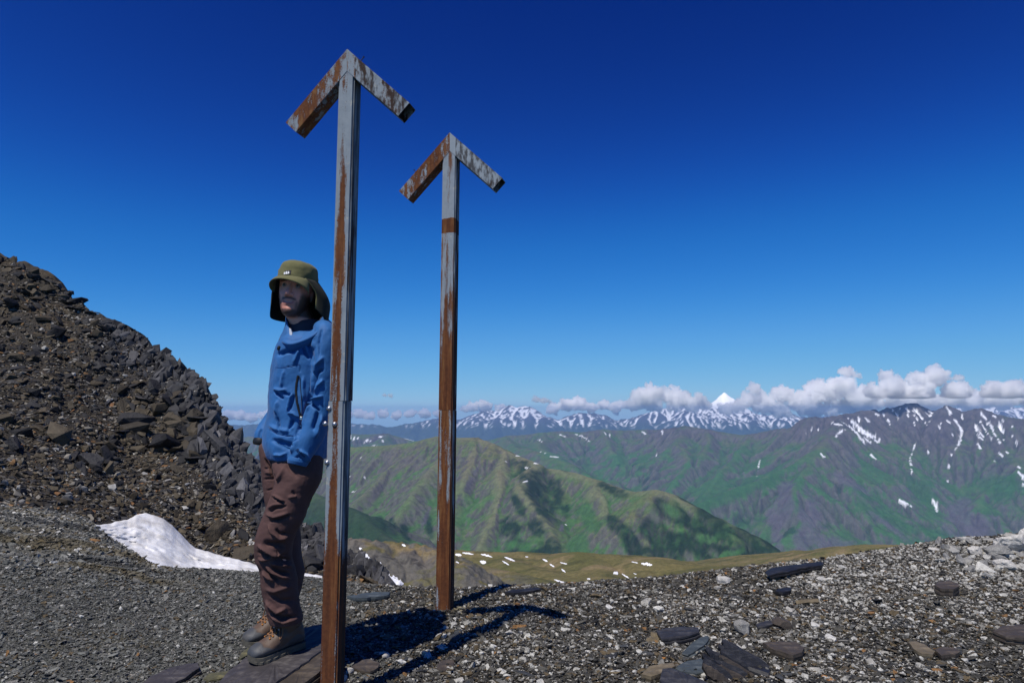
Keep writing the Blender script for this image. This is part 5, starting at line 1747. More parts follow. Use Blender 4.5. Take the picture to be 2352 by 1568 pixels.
# ---- trousers
def build_trousers():
    bm = bmesh.new()
    near = [(60, 350, 580, 3.13, .095), (130, 325, 596, 3.115, .105), (180, 305, 600, 3.10, .110), (250, 300, 598, 3.08, .110), (320, 316, 582, 3.07, .104), (400, 296, 540, 3.06, .098), (480, 262, 508, 3.05, .094), (560, 232, 478, 3.045, .090),
            (640, 204, 432, 3.04, .088), (720, 190, 410, 3.04, .086), (800, 198, 408, 3.05, .082), (860, 222, 425, 3.055, .080), (940, 231, 440, 3.06, .080), (1040, 244, 446, 3.07, .080), (1100, 262, 456, 3.075, .080), (1150, 272, 470, 3.08, .078), (1186, 284, 474, 3.08, .074)]
    sil_loft(bm, ZL, near, 30, 2.25, 60)
    far = [(60, 290, 420, 3.24, .09), (90, 226, 440, 3.24, .100), (150, 228, 440, 3.24, .105), (250, 238, 440, 3.235, .10), (330, 245, 440, 3.23, .095), (470, 262, 450, 3.22, .090), (560, 266, 452, 3.22, .086),
           (640, 282, 458, 3.22, .082), (760, 300, 464, 3.23, .080), (880, 312, 484, 3.24, .080), (950, 310, 474, 3.25, .078), (1040, 300, 450, 3.26, .074), (1120, 275, 430, 3.27, .07)]
    sil_loft(bm, ZL, far, 26, 2.2, 50)
    pel = [(-60, 310, 560, 3.17, .11), (20, 300, 575, 3.17, .135), (90, 280, 590, 3.17, .15), (150, 290, 596, 3.16, .145)]
    sil_loft(bm, ZL, pel, 30, 2.4, 16)
    me = garment("trousers", bm, .0045, m_trouser, 2)
    crumple(me, .004, 8, 3, (1, 1, 1.6))
    crumple(me, .0018, 24, 4, (1, 1, 1.8))
    k = 4.61
    st = [([(300, 600), (350, 640), (440, 690)], 16, -12), ([(290, 585), (360, 625), (440, 665)], 16, 9), ([(250, 790), (330, 735), (470, 712)], 18, -11), ([(240, 750), (320, 700), (430, 690)], 18, 6),
          ([(255, 890), (380, 858), (515, 812)], 18, -12), ([(215, 800), (320, 840), (490, 790)], 22, 8), ([(250, 905), (290, 1000), (380, 1080), (495, 1050)], 20, 13), ([(330, 960), (380, 1030), (480, 1020)], 20, -10),
          ([(180, 1130), (300, 1150), (460, 1150)], 42, -15), ([(120, 1150), (200, 1190), (310, 1258), (430, 1262)], 18, 14), ([(128, 1225), (210, 1262), (290, 1300)], 18, -10), ([(300, 1295), (400, 1320), (520, 1320)], 30, -14),
          ([(130, 1300), (200, 1320), (300, 1290)], 16, 8), ([(255, 1345), (390, 1385), (530, 1390)], 16, 10), ([(210, 1370), (300, 1455), (400, 1512), (510, 1530)], 16, 12), ([(280, 1400), (400, 1460), (500, 1470)], 24, -13),
          ([(180, 1440), (250, 1515), (330, 1560)], 18, 10), ([(230, 1420), (300, 1510), (380, 1560)], 20, -11), ([(200, 292), (272, 288)], 10, -6), ([(204, 410), (335, 403)], 11, -8), ([(225, 540), (312, 518)], 9, -5), ([(210, 330), (330, 350)], 22, 5),
          ([(205, 170), (250, 250), (300, 350), (345, 450)], 12, -18), ([(430, 270), (390, 360), (340, 440)], 30, 6), ([(440, 200), (520, 330), (600, 400)], 30, -6), ([(470, 620), (580, 600)], 22, 6), ([(520, 540), (560, 600)], 18, -6)]
    folds(me, st, ZT, k)
    st2 = [([(245, 1050), (320, 1128), (385, 1100)], 13, 12), ([(270, 1010), (350, 1060), (440, 1050)], 18, -8), ([(265, 1125), (350, 1165), (460, 1150)], 12, -14), ([(275, 1150), (360, 1190), (450, 1170)], 10, 10), ([(240, 980), (300, 1000), (420, 960)], 16, 6), ([(300, 700), (340, 780), (400, 770)], 14, -6)]
    folds(me, st2, ZL, 2.54)
    link("trousers", me, m_trouser, person)
build_trousers()

# ---- jacket
def build_jacket():
    bm = bmesh.new()
    torso = [(548, 470, 680, 3.185, .09), (575, 410, 708, 3.185, .140), (615, 365, 716, 3.185, .168), (680, 336, 718, 3.19, .178), (770, 318, 714, 3.19, .182), (880, 307, 706, 3.19, .180), (960, 300, 700, 3.185, .178),
             (1080, 297, 690, 3.18, .178), (1130, 288, 685, 3.18, .182), (1190, 272, 678, 3.175, .186), (1260, 266, 662, 3.17, .186), (1320, 282, 648, 3.165, .180), (1352, 300, 640, 3.165, .174)]
    sil_loft(bm, ZP, torso, 40, 2.35, 60)
    bm_tube(bm, [tp(ZP, 610, 520, 3.10, 50, 2.6125), tp(ZP, 636, 575, 3.045, 74, 2.6125), tp(ZP, 630, 750, 3.03, 76, 2.6125), tp(ZP, 622, 960, 3.03, 76, 2.6125), tp(ZP, 570, 1150, 3.015, 78, 2.6125), tp(ZP, 500, 1290, 3.00, 72, 2.6125), tp(ZP, 462, 1372, 2.995, 62, 2.6125)], 26, 50)
    bm_tube(bm, [tp(ZP, 450, 570, 3.30, 60, 2.6125), tp(ZP, 420, 700, 3.345, 70, 2.6125), tp(ZP, 395, 960, 3.37, 66, 2.6125), tp(ZP, 310, 1120, 3.34, 64, 2.6125), tp(ZP, 252, 1200, 3.29, 60, 2.6125), tp(ZP, 230, 1262, 3.27, 44, 2.6125)], 24, 40)
    me = garment("jacket", bm, .0042, m_jacket, 2)
    crumple(me, .0065, 7, 9, (1, 1, .7))
    crumple(me, .0028, 22, 5, (1, 1, .8))
    k = 4.3556
    st = [([(150, 560), (230, 520), (320, 500), (430, 440)], 26, -14), ([(165, 680), (240, 682), (400, 652)], 5, -4), ([(402, 655), (406, 740)], 5, -4),
          ([(532, 480), (538, 640), (545, 760), (540, 880), (505, 1020), (440, 1200), (385, 1370), (330, 1530)], 20, -20),
          ([(655, 560), (580, 660), (556, 800)], 22, 12), ([(660, 690), (590, 740), (560, 850)], 18, -10), ([(655, 800), (590, 880), (560, 960)], 22, 10), ([(650, 985), (580, 1005), (500, 1028)], 14, 12), ([(505, 1052), (560, 1100), (620, 1150)], 16, -16),
          ([(512, 1045), (450, 1210), (405, 1340)], 18, 12), ([(600, 1130), (570, 1250), (540, 1360)], 30, -14), ([(640, 1180), (600, 1300), (560, 1440)], 24, 12), ([(125, 925), (180, 985), (235, 1020)], 14, -12), ([(115, 905), (190, 930), (260, 920)], 20, 8),
          ([(215, 930), (270, 975), (310, 962)], 14, -10), ([(312, 950), (290, 1060), (265, 1165)], 16, 10), ([(345, 960), (318, 1060), (290, 1140)], 16, -10), ([(170, 1020), (150, 1120), (165, 1250)], 24, 10), ([(150, 1140), (170, 1260), (190, 1370)], 16, -9),
          ([(265, 1165), (335, 1172), (395, 1225)], 16, 12), ([(330, 1220), (310, 1300), (270, 1370)], 22, -12), ([(70, 1335), (160, 1390), (280, 1412), (370, 1400)], 5, -5), ([(60, 1290), (150, 1340), (260, 1360), (350, 1300)], 26, 8),
          ([(150, 1450), (230, 1480), (350, 1520)], 24, -14), ([(430, 450), (470, 540), (500, 600)], 18, -10), ([(400, 480), (350, 600), (330, 650)], 22, 8), ([(520, 470), (480, 430), (420, 450)], 14, -8), ([(235, 700), (215, 800), (200, 900)], 22, 6),
          ([(440, 760), (430, 900), (440, 1050)], 26, 7), ([(640, 250), (600, 420), (612, 600)], 16, -8), ([(575, 300), (555, 430), (545, 500)], 20, 8)]
    folds(me, st, ZJ, k)
    st2 = [([(420, 1330), (455, 1240), (440, 1200)], 12, 10), ([(470, 1300), (520, 1330), (535, 1380)], 10, 12), ([(430, 1370), (470, 1340), (520, 1400)], 9, -10), ([(290, 1230), (350, 1260), (430, 1300)], 18, -12), ([(300, 1330), (350, 1335), (400, 1318)], 10, 8), ([(230, 1160), (215, 1220), (222, 1260)], 12, -6)]
    folds(me, st2, ZP, 2.6125)
    link("jacket", me, m_jacket, person)
    return me
jacket_me = build_jacket()

def surf_bvh(me):
    F = [list(p.vertices) for p in me.polygons]
    return BVHTree.FromPolygons([tuple(v) for v in get_co(me)], F)
jbvh = surf_bvh(jacket_me)

def on_surface(bv, uv, lift):
    r = ray(*uv).normalized()
    loc, no, _, _ = bv.ray_cast(Vector((0, 0, 0)), r)
    if loc is None: return None
    return loc - r * lift

def ribbon(name, bv, zf, pts, wd, mat, parent, lift=.003, th=.003, step=2.0):
    """flat strip laid on a garment along a line"""
    P = np.array([zf(*p) for p in pts], float)
    q = resample(np.c_[P, np.zeros(len(P))], step)[:, :2]
    d = np.gradient(q, axis=0); d /= np.linalg.norm(d, axis=1)[:, None] + 1e-9
    nr = np.stack([-d[:, 1], d[:, 0]], 1)
    V = []
    for i in range(len(q)):
        row = [on_surface(bv, q[i] + nr[i] * wd * k, l) for k, l in ((-.5, -.004), (-.35, lift + th), (.35, lift + th), (.5, -.004))]
        if any(p is None for p in row): continue
        V.append(row)
    if len(V) < 2: return None
    A = np.array([[tuple(p) for p in r] for r in V]).reshape(-1, 3)
    me = mesh_np(name, A, grid_faces(4, len(V)))
    return link(name, me, mat, parent)

def cord(name, pts, r, mat, parent, n=8, steps=None):
    bm = bmesh.new()
    bm_tube(bm, [(*p, r) for p in pts], n, steps or max(8, len(pts) * 5))
    return bm_obj(name, bm, mat, parent, True)

ribbon("zipper", jbvh, ZJ, [(383, 768), (365, 850), (358, 930), (368, 1040), (388, 1130), (412, 1226)], 6.5, m_black, person, .001, .002)
ribbon("zipper", jbvh, ZJ, [(396, 775), (404, 880), (414, 1000), (420, 1100), (418, 1220)], 1.6, smat("zip_teeth", (.10, .11, .14), .35, .5, .7), person, .003, .003)
ribbon("hem_seam", jbvh, ZJ, [(140, 681), (240, 682), (330, 668), (400, 652)], 1.3, smat("seam_blue", (.02, .08, .24), .6), person, .001, .001)
ribbon("hem_seam", jbvh, ZJ, [(70, 1336), (160, 1391), (280, 1413), (360, 1402)], 1.3, bpy.data.materials["seam_blue"], person, .001, .001)
p = on_surface(jbvh, ZJ(414, 1222), .008)
if p:
    bm = bmesh.new(); bmesh.ops.create_cube(bm, size=1, matrix=Matrix.Translation(p) @ Matrix.Diagonal((.012, .006, .014, 1))); bmesh.ops.bevel(bm, geom=list(bm.edges), offset=.002, segments=1, affect='EDGES')
    bm_obj("zip_pull", bm, m_steel, person)

# ---- collar: open hood collar round the neck, dark inside
def build_collar():
    top = [(250, 130, 3.20), (262, 190, 3.10), (300, 310, 3.05), (345, 348, 3.035), (430, 338, 3.03), (520, 300, 3.03), (582, 232, 3.05), (645, 150, 3.10), (690, 108, 3.25), (600, 82, 3.33), (400, 82, 3.34), (280, 98, 3.28)]
    botm = [(225, 330, 3.16), (215, 400, 3.07), (260, 430, 3.01), (330, 440, 3.00), (450, 400, 3.0), (550, 345, 3.0), (625, 275, 3.03), (700, 240, 3.14), (740, 240, 3.30), (560, 240, 3.38), (360, 260, 3.38), (260, 290, 3.28)]
    n = len(top)
    T = smooth_closed([tuple(W(*ZJ(x, y), Y)) for x, y, Y in top], 60)
    B_ = smooth_closed([tuple(W(*ZJ(x, y), Y)) for x, y, Y in botm], 60)
    M = (T + B_) / 2
    c = M.mean(0); out_ = M - c; out_[:, 2] = 0; out_ /= np.linalg.norm(out_, axis=1)[:, None] + 1e-9
    M = M + out_ * -.004
    inner_T = T - out_ * .010; inner_B = B_ - out_ * .020
    under = B_ - out_ * .03; under[:, 2] -= .03
    m_ = len(T)
    rings = [under, B_ + out_ * .012, B_ + out_ * .006 + np.array((0, 0, .010)), M, T + np.array((0, 0, .003)), inner_T, inner_B]
    V = np.concatenate(rings); F = []
    for r in range(len(rings) - 1):
        for i in range(m_):
            j = (i + 1) % m_
            F.append((r * m_ + i, r * m_ + j, (r + 1) * m_ + j, (r + 1) * m_ + i))
    me = mesh_np("hood_collar", V, F)
    me.materials.append(m_jacket); me.materials.append(m_collar)
    mi = np.zeros(len(F), np.int32); mi[4 * m_:] = 1
    me.polygons.foreach_set("material_index", mi)
    link("hood_collar", me, None, person)
    # white sliver of lining and toggle
    bm = bmesh.new()
    a = [W(*ZJ(x, y), 3.035) for x, y in ((286, 262), (302, 275), (318, 318), (318, 345), (300, 362), (290, 320))]
    f = [bm.verts.new(p) for p in a]; k = [bm.verts.new(p + Vector((0, .012, 0))) for p in a]
    bm.faces.new(f); bm.faces.new(k[::-1])
    for i in range(6): bm.faces.new((f[(i + 1) % 6], f[i], k[i], k[(i + 1) % 6]))
    bmesh.ops.recalc_face_normals(bm, faces=bm.faces)
    bm_obj("collar_lining", bm, m_white, person)
    bm = bmesh.new()
    bm_tube(bm, [(*W(*ZJ(186, 455), 3.03), .006), (*W(*ZJ(176, 478), 3.03), .008), (*W(*ZJ(172, 498), 3.03), .006)], 10, 8)
    bm_obj("cord_toggle", bm, m_black, person, True)

def smooth_closed(P, n):
    A = np.array(P, float); m_ = len(A)
    t = np.linspace(0, m_, n, endpoint=False); i = t.astype(int); f = (t - i)[:, None]
    p0 = A[(i - 1) % m_]; p1 = A[i % m_]; p2 = A[(i + 1) % m_]; p3 = A[(i + 2) % m_]
    return .5 * ((2 * p1) + (-p0 + p2) * f + (2 * p0 - 5 * p1 + 4 * p2 - p3) * f ** 2 + (-p0 + 3 * p1 - 3 * p2 + p3) * f ** 3)
build_collar()

def build_inner_collar():
    fwd = Vector((-.80, -.60, 0)).normalized(); sd = Vector((.60, -.80, 0)).normalized()
    c0 = W(*ZP(520, 620), 3.185); c1 = W(*ZP(512, 478), 3.175)
    rings = []
    for t, r, dip in ((-.25, .135, 0), (0, .130, .0), (.35, .114, .006), (.7, .098, .016), (1.0, .088, .026), (1.0, .082, .024), (.75, .076, .020)):
        c = c0 + (c1 - c0) * t
        ring = []
        for k in range(40):
            th = 2 * math.pi * k / 40
            f_ = math.cos(th)
            p = c + fwd * (r * f_) + sd * (r * math.sin(th))
            p.z -= dip * max(0, f_) ** 1.5 - .006 * mnoise.noise(p * 30)
            ring.append(p)
        rings.append(ring)
    bm = bmesh.new(); bm_loft(bm, rings, cap=False)
    bm_obj("inner_collar", bm, m_collar, person, True)
build_inner_collar()

# ---- cuffs
def cuff(zf, pts, mat, name="cuff"):
    bm = bmesh.new()
    bm_tube(bm, pts, 22, 12)
    bm_obj(name, bm, mat, person, True)
cuff(ZP, [tp(ZP, 470, 1352, 2.995, 64, 2.6125), tp(ZP, 462, 1378, 2.993, 66, 2.6125), tp(ZP, 456, 1398, 2.99, 58, 2.6125)], m_jacket)
cuff(ZP, [tp(ZP, 232, 1240, 3.275, 50, 2.6125), tp(ZP, 226, 1258, 3.27, 50, 2.6125), tp(ZP, 222, 1272, 3.268, 42, 2.6125)], m_black, "cuff_lining")

# sleeve lettering (small dark script on the near cuff)
def sleeve_text():
    cu = bpy.data.curves.new("lettering", 'FONT'); cu.body = "Rohan"; cu.size = .034; cu.extrude = .0004; cu.shear = .25
    o = bpy.data.objects.new("tmp", cu); COL.objects.link(o)
    bpy.context.view_layer.update()
    me = bpy.data.meshes.new_from_object(o.evaluated_get(bpy.context.evaluated_depsgraph_get()))
    bpy.data.objects.remove(o)
    p0 = np.array(ZP(444, 1300)); p1 = np.array(ZP(500, 1352))
    V = get_co(me); wd = V[:, 0].max()
    d = (p1 - p0); nrm = np.array([d[1], -d[0]]); nrm = nrm / np.linalg.norm(nrm)
    sc = np.linalg.norm(d) / wd
    Q = []
    for q in V:
        uv = p0 + d * (q[0] / wd) + nrm * q[1] * sc
        s = on_surface(jbvh, uv, .0025 + q[2])
        Q.append(tuple(s) if s else tuple(W(uv[0], uv[1], 2.95)))
    set_co(me, Q)
    me.materials.clear()
    link("lettering", me, smat("navy_print", (.008, .02, .07), .6), person)
sleeve_text()

# ---- sun hat with neck flap
def build_hat():
    hat = bpy.data.objects.new("sun_hat", None); COL.objects.link(hat); hat.parent = person
    def ring(z, w_, f_, bk, n=64, wob=0.0, seed=0):
        out_ = []
        for k in range(n):
            th = 2 * math.pi * k / n
            c_, s_ = math.cos(th), math.sin(th)
            rr = 1 + wob * mnoise.noise(Vector((c_ * 2.2, s_ * 2.2, z * 30 + seed)))
            out_.append(hat_(w_ * c_ * rr, (f_ if s_ > 0 else bk) * s_ * rr, z))
        return out_
    bm = bmesh.new()
    secs = [(.040, .0855, .100, .110), (.062, .0845, .100, .110), (.085, .082, .098, .107), (.105, .078, .094, .102), (.120, .070, .084, .091), (.130, .053, .063, .068), (.135, .030, .036, .040), (.136, .004, .004, .004)]
    rows = smooth_rows(secs, 30)
    bm_loft(bm, [ring(r[0], r[1], r[2], r[3], 72, .030, 3) for r in rows], cap=False)
    me = bpy.data.meshes.new("crown"); bm.to_mesh(me); bm.free()
    me.polygons.foreach_set("use_smooth", [True] * len(me.polygons))
    st = [([(440, 170), (520, 180), (575, 230)], 9, -5), ([(480, 140), (540, 150), (570, 180)], 8, -5), ([(450, 190), (520, 215), (560, 240)], 7, 5), ([(360, 140), (420, 125), (480, 130)], 9, -4), ([(330, 175), (350, 150)], 8, -4), ([(500, 165), (560, 205)], 7, 4)]
    crumple(me, .0035, 13, 2, (1, 1, .6))
    crumple(me, .0015, 40, 6)
    folds(me, st, ZP, 2.6125)
    cr = link("crown", me, m_olive, hat)
    sol = cr.modifiers.new("s", 'SOLIDIFY'); sol.thickness = .002
    # brim (visor): curved blade at the front that droops at the sides
    V = []; nx, ny = 40, 8
    for j in range(ny):
        t = j / (ny - 1)
        for i in range(nx):
            a = -1 + 2 * i / (nx - 1)
            th = a * R(64)
            wv, fv = .0885 + .002 * t, .104
            bx, by = wv * math.sin(th), fv * math.cos(th)
            ext = .046 * t * (math.cos(a * math.pi / 2) ** .45)
            dx, dy = math.sin(th), math.cos(th)
            zz = .048 - .017 * t * t - .005 * t - .040 * (a * a) * t - .004 * abs(a) ** 3
            V.append(hat_(bx + dx * ext * .75, by + dy * ext, zz))
    me = mesh_np("brim", np.array([tuple(v) for v in V]), grid_faces(nx, ny))
    br = link("brim", me, m_olive, hat)
    s2 = br.modifiers.new("s", 'SOLIDIFY'); s2.thickness = .004
    # neck flap: flares out from the sides and the back
    V = []; nx, ny = 70, 16
    for j in range(ny):
        t = j / (ny - 1)
        for i in range(nx):
            a = -1 + 2 * i / (nx - 1)                     # -1 viewer's left .. 1 right, 0 back
            th = R(180) - a * R(128)
            ww, bk = .089, .112
            s_, c_ = math.sin(th), math.cos(th)
            flare = .050 * math.sin(min(1, t * 1.7) * 1.57) + .008 * math.sin(a * 9) * t
            back = .050 * math.sin(min(1, t * 1.5) * 1.57)
            fy = (bk if c_ < 0 else .104)
            x = (ww + flare) * s_ ; y = (fy + flare * .6 * (c_ < 0)) * c_ - back
            edge = 1 - .30 * abs(a) ** 6
            z = .050 - .182 * t * edge
            V.append(hat_(x, y, z))
    me = mesh_np("neck_flap", np.array([tuple(v) for v in V]), grid_faces(nx, ny))
    fl = link("neck_flap", me, m_dkflap, hat)
    me.materials.append(m_olive)
    s3 = fl.modifiers.new("s", 'SOLIDIFY'); s3.thickness = .003; s3.offset = 1; s3.material_offset = 0
    fl_bm = None
    # olive edge binding of the flap
    A = np.array([tuple(v) for v in V]).reshape(ny, nx, 3)
    for nm, path in (("flap_edge", A[:, -1]),):
        cord(nm, [Vector(p) for p in path], .0035, m_olive, hat, 8, 24)
    # black badge with a white emblem on the front
    hb = BVHTree.FromPolygons([tuple(v) for v in get_co(cr.data)], [list(p.vertices) for p in cr.data.polygons])
    def patch(name, poly, lift, mat):
        bm = bmesh.new()
        top = []
        for q in poly:
            s = on_surface(hb, ZF(*q), lift)
            if s is None: bm.free(); return
            top.append(s)
        f = [bm.verts.new(p) for p in top]
        r = ray(*ZF(*poly[0])).normalized()
        k = [bm.verts.new(p + r * (.004)) for p in top]
        bm.faces.new(f); bm.faces.new(k[::-1])
        for i in range(len(f)): bm.faces.new((f[(i + 1) % len(f)], f[i], k[i], k[(i + 1) % len(f)]))
        bmesh.ops.recalc_face_normals(bm, faces=bm.faces)
        return bm_obj(name, bm, mat, hat)
    badge = patch("badge", [(430, 372), (520, 352), (618, 342), (608, 430), (520, 442), (432, 466)], .004, m_black)
    for poly in ([(458, 396), (478, 380), (488, 394), (492, 428), (462, 434)], [(496, 384), (522, 360), (536, 380), (538, 424), (500, 428)], [(544, 384), (562, 362), (574, 376), (576, 414), (546, 420)]):
        patch("emblem", poly, .0065, m_white)
build_hat()

# ---- boots
def build_boot(heel, toe, ankle, sole_z, seed, wd=.052):
    """heel, toe: world ground points (z = underside); ankle: middle of the shaft top"""
    root = bpy.data.objects.new("boot", None); COL.objects.link(root); root.parent = person
    heel, toe = Vector(heel), Vector(toe)
    f = (toe - heel); L = f.length; f.normalize()
    s = f.cross(Vector((0, 0, 1))).normalized(); up = s.cross(f).normalized()
    rr = random.Random(seed)
    def sect(t, z0, z1, w_, n=24, ex=2.6):
        c = heel + f * (L * t) + up * ((z0 + z1) / 2)
        out_ = []
        for k in range(n):
            th = 2 * math.pi * k / n
            cx, cz = math.cos(th), math.sin(th)
            cx = math.copysign(abs(cx) ** (2 / ex), cx); cz = math.copysign(abs(cz) ** (2 / ex), cz)
            shrink = 1 - .28 * max(0, cz)
            out_.append(c + s * (w_ * cx * shrink) + up * ((z1 - z0) / 2 * cz))
        return out_
    # upper
    bm = bmesh.new()
    rows = [(.015, .026, .085, .026), (.05, .024, .125, .036), (.15, .022, .150, .040), (.28, .022, .152, .042), (.40, .022, .132, .043), (.50, .022, .110, .045), (.60, .022, .094, .048), (.70, .022, .082, .050), (.80, .022, .074, .050), (.89, .022, .068, .046), (.955, .024, .060, .036), (.99, .028, .046, .020)]
    bm_loft(bm, [sect(*r) for r in smooth_rows(rows, 40)])
    a0 = heel + f * (L * .22) + up * .10
    bm_tube(bm, [(*a0, .050), (*(a0 + (Vector(ankle) - a0) * .5), .051), (*Vector(ankle), .050)], 22, 12)
    me = remeshed(bm, .0045, 2)
    V = get_co(me)
    q = V - np.array(heel)
    t = (q @ np.array(f)) / L; z = q @ np.array(up)
    nz = np.array([mnoise.noise(Vector(p) * 40) for p in V])
    rub = np.maximum(sstep(.78, .82, t + .02 * nz) , sstep(.058, .050, z - .012 * np.sin(t * 9) + .004 * nz))
    C = np.array((.090, .055, .036)) * (1 - rub[:, None]) + np.array((.050, .054, .060)) * rub[:, None]
    dust = sstep(.1, .5, nz + .3 * sstep(.06, .02, z))
    C = C * (1 - .35 * dust[:, None]) + np.array((.13, .115, .095)) * .35 * dust[:, None]
    color_attr(me, "tint", C)
    N = get_no(me)
    set_co(me, V + N * (.0018 * rub + .0012 * nz)[:, None])
    me.materials.clear()
    m, nt, bs, out = new_mat("boot_upper")
    b = NB(nt); b.l(b.attr("tint"), bs.inputs["Base Color"]); bs.inputs["Roughness"].default_value = .6
    b.l(b.bump(b.noise(b.coord("Object"), 180, 4, .6), .4, .002), bs.inputs["Normal"])
    up_o = link("upper", me, m, root)
    # lugged sole
    bm = bmesh.new()
    def sole_ring(z, g):
        out_ = []
        prof = [(0.0, .020), (.03, .034), (.12, .040), (.28, .038), (.42, .038), (.58, .046), (.72, .052), (.84, .051), (.93, .042), (.985, .026), (1.01, .004)]
        pr = smooth_rows(prof, 40)
        pts = [(a, w_) for a, w_ in pr] + [(a, -w_) for a, w_ in pr[::-1]]
        for i, (a, w_) in enumerate(pts):
            lug = (1 + g * (.06 if (i // 2) % 2 else 0))
            rise = .012 * max(0, (a - .85) / .15) ** 2
            out_.append(heel + f * (L * (.5 + (a - .5) * (1 + .0 * g))) + s * (w_ * lug) + up * (z + rise))
        return out_
    bm_loft(bm, [sole_ring(0, 1), sole_ring(.010, 1), sole_ring(.012, 0), sole_ring(.026, 0)])
    bm_obj("sole", bm, m_sole, root)
    # laces: criss-cross over the instep and two hanging loops
    bv = surf_bvh(me)
    def on_boot(t_, x, lift=.004):
        o_ = heel + f * (L * t_) + s * x + up * .30
        loc, no, _, _ = bv.ray_cast(o_, -up)
        return (loc + up * lift) if loc else heel + f * (L * t_) + s * x + up * .12
    ts = [.66, .60, .54, .48, .43]
    for i in range(len(ts) - 1):
        for sg in (-1, 1):
            cord("lace", [on_boot(ts[i], sg * .022), on_boot((ts[i] + ts[i + 1]) / 2, 0, .006), on_boot(ts[i + 1], -sg * .022)], .0026, m_lace, root, 6, 10)
    for i, t_ in enumerate(ts):
        for sg in (-1, 1):
            bme = bmesh.new(); bmesh.ops.create_icosphere(bme, subdivisions=1, radius=.0048, matrix=Matrix.Translation(on_boot(t_, sg * .023, .003)))
            bm_obj("eyelet", bme, m_steel if i > 2 else bpy.data.materials.get("orange_tab") or smat("orange_tab", (.42, .16, .03), .7), root, True)
    k0 = on_boot(.40, 0, .012)
    for sg, dx in ((-1, .035), (1, .030)):
        side_ = s * sg
        cord("lace", [k0, k0 + side_ * dx * .6 + up * .012 + f * .01, k0 + side_ * (dx + .022) - up * .035 + f * .02, k0 + side_ * (dx + .012) - up * .065 + f * .03, k0 + side_ * dx * .7 - up * .030 + f * .018, k0], .0026, m_lace, root, 6, 30)
    return root

nh = W(*ZL(486, 1330), 3.155); nt_ = W(*ZL(150, 1452), 2.985); ft_ = W(*ZL(118, 1350), 3.175)
_n = (nt_ - nh).cross(ft_ - nh).normalized()
if _n.z < 0: _n = -_n
BT = (-_n.x / _n.z, -_n.y / _n.z)                         # slope of the slab the boots stand on
fh = W(*ZL(420, 1268), 3.33)
fh.z = nh.z + BT[0] * (fh.x - nh.x) + BT[1] * (fh.y - nh.y)
build_boot(nh, nt_, W(*ZL(385, 1165), 3.10), 0, 1)
build_boot(fh, ft_, W(*ZL(350, 1110), 3.28), 0, 2)
# ================================================================== slabs and notable stones lying on the gravel
def slate_mat(name, a, b_, lines=1.0, rough=.6, spec=.4):
    m, nt, bs, out = new_mat(name)
    b = NB(nt)
    co = b.coord("Object")
    lay = b.n("ShaderNodeMapping"); b.l(co, lay.inputs[0]); lay.inputs["Scale"].default_value = (6, 26, 90)
    f1 = b.noise(lay.outputs[0], 1.0, 5, .6)
    f2 = b.noise(co, 26, 6, .65)
    f = b.math('ADD', b.math('MULTIPLY', f1, .5 * lines), b.math('MULTIPLY', f2, 1 - .5 * lines))
    c = b.ramp(f, [(.32, tuple(q * .7 for q in a)), (.5, a), (.68, b_)])
    b.l(c, bs.inputs["Base Color"])
    bs.inputs["Roughness"].default_value = rough
    bs.inputs["Specular IOR Level"].default_value = spec
    b.l(b.bump(f, .8, .006), bs.inputs["Normal"])
    return m
M_SL = dict(dark=slate_mat("dark_slate", (.026, .026, .030), (.070, .068, .070)), brown=slate_mat("brown_slate", (.055, .044, .034), (.125, .098, .070)), purple=slate_mat("purple_slate", (.048, .043, .045), (.115, .104, .098)),
            tan=slate_mat("tan_slate", (.13, .105, .066), (.23, .185, .12)), orange=slate_mat("orange_stone", (.22, .115, .04), (.34, .20, .09)), blue=slate_mat("blue_slate", (.050, .062, .068), (.115, .132, .135)),
            lichen=slate_mat("lichen_slate", (.085, .080, .040), (.19, .17, .075)), white=slate_mat("white_quartz", (.46, .44, .40), (.78, .76, .71), .3, .8, .2), grey=slate_mat("grey_quartz", (.22, .215, .20), (.46, .45, .42), .3, .85, .2), black=slate_mat("black_slate", (.012, .012, .014), (.034, .033, .034), 1, .55))

def refine(poly, step, jit, rr):
    out_ = []
    n = len(poly)
    for i in range(n):
        a = np.array(poly[i], float); b_ = np.array(poly[(i + 1) % n], float)
        d = b_ - a; L = np.linalg.norm(d); m_ = max(1, int(L / step))
        nn = np.array([-d[1], d[0]]) / (L + 1e-9)
        for k in range(m_):
            t = k / m_
            out_.append(a + d * t + (nn * rr.uniform(-jit, jit) if k else 0))
    return out_

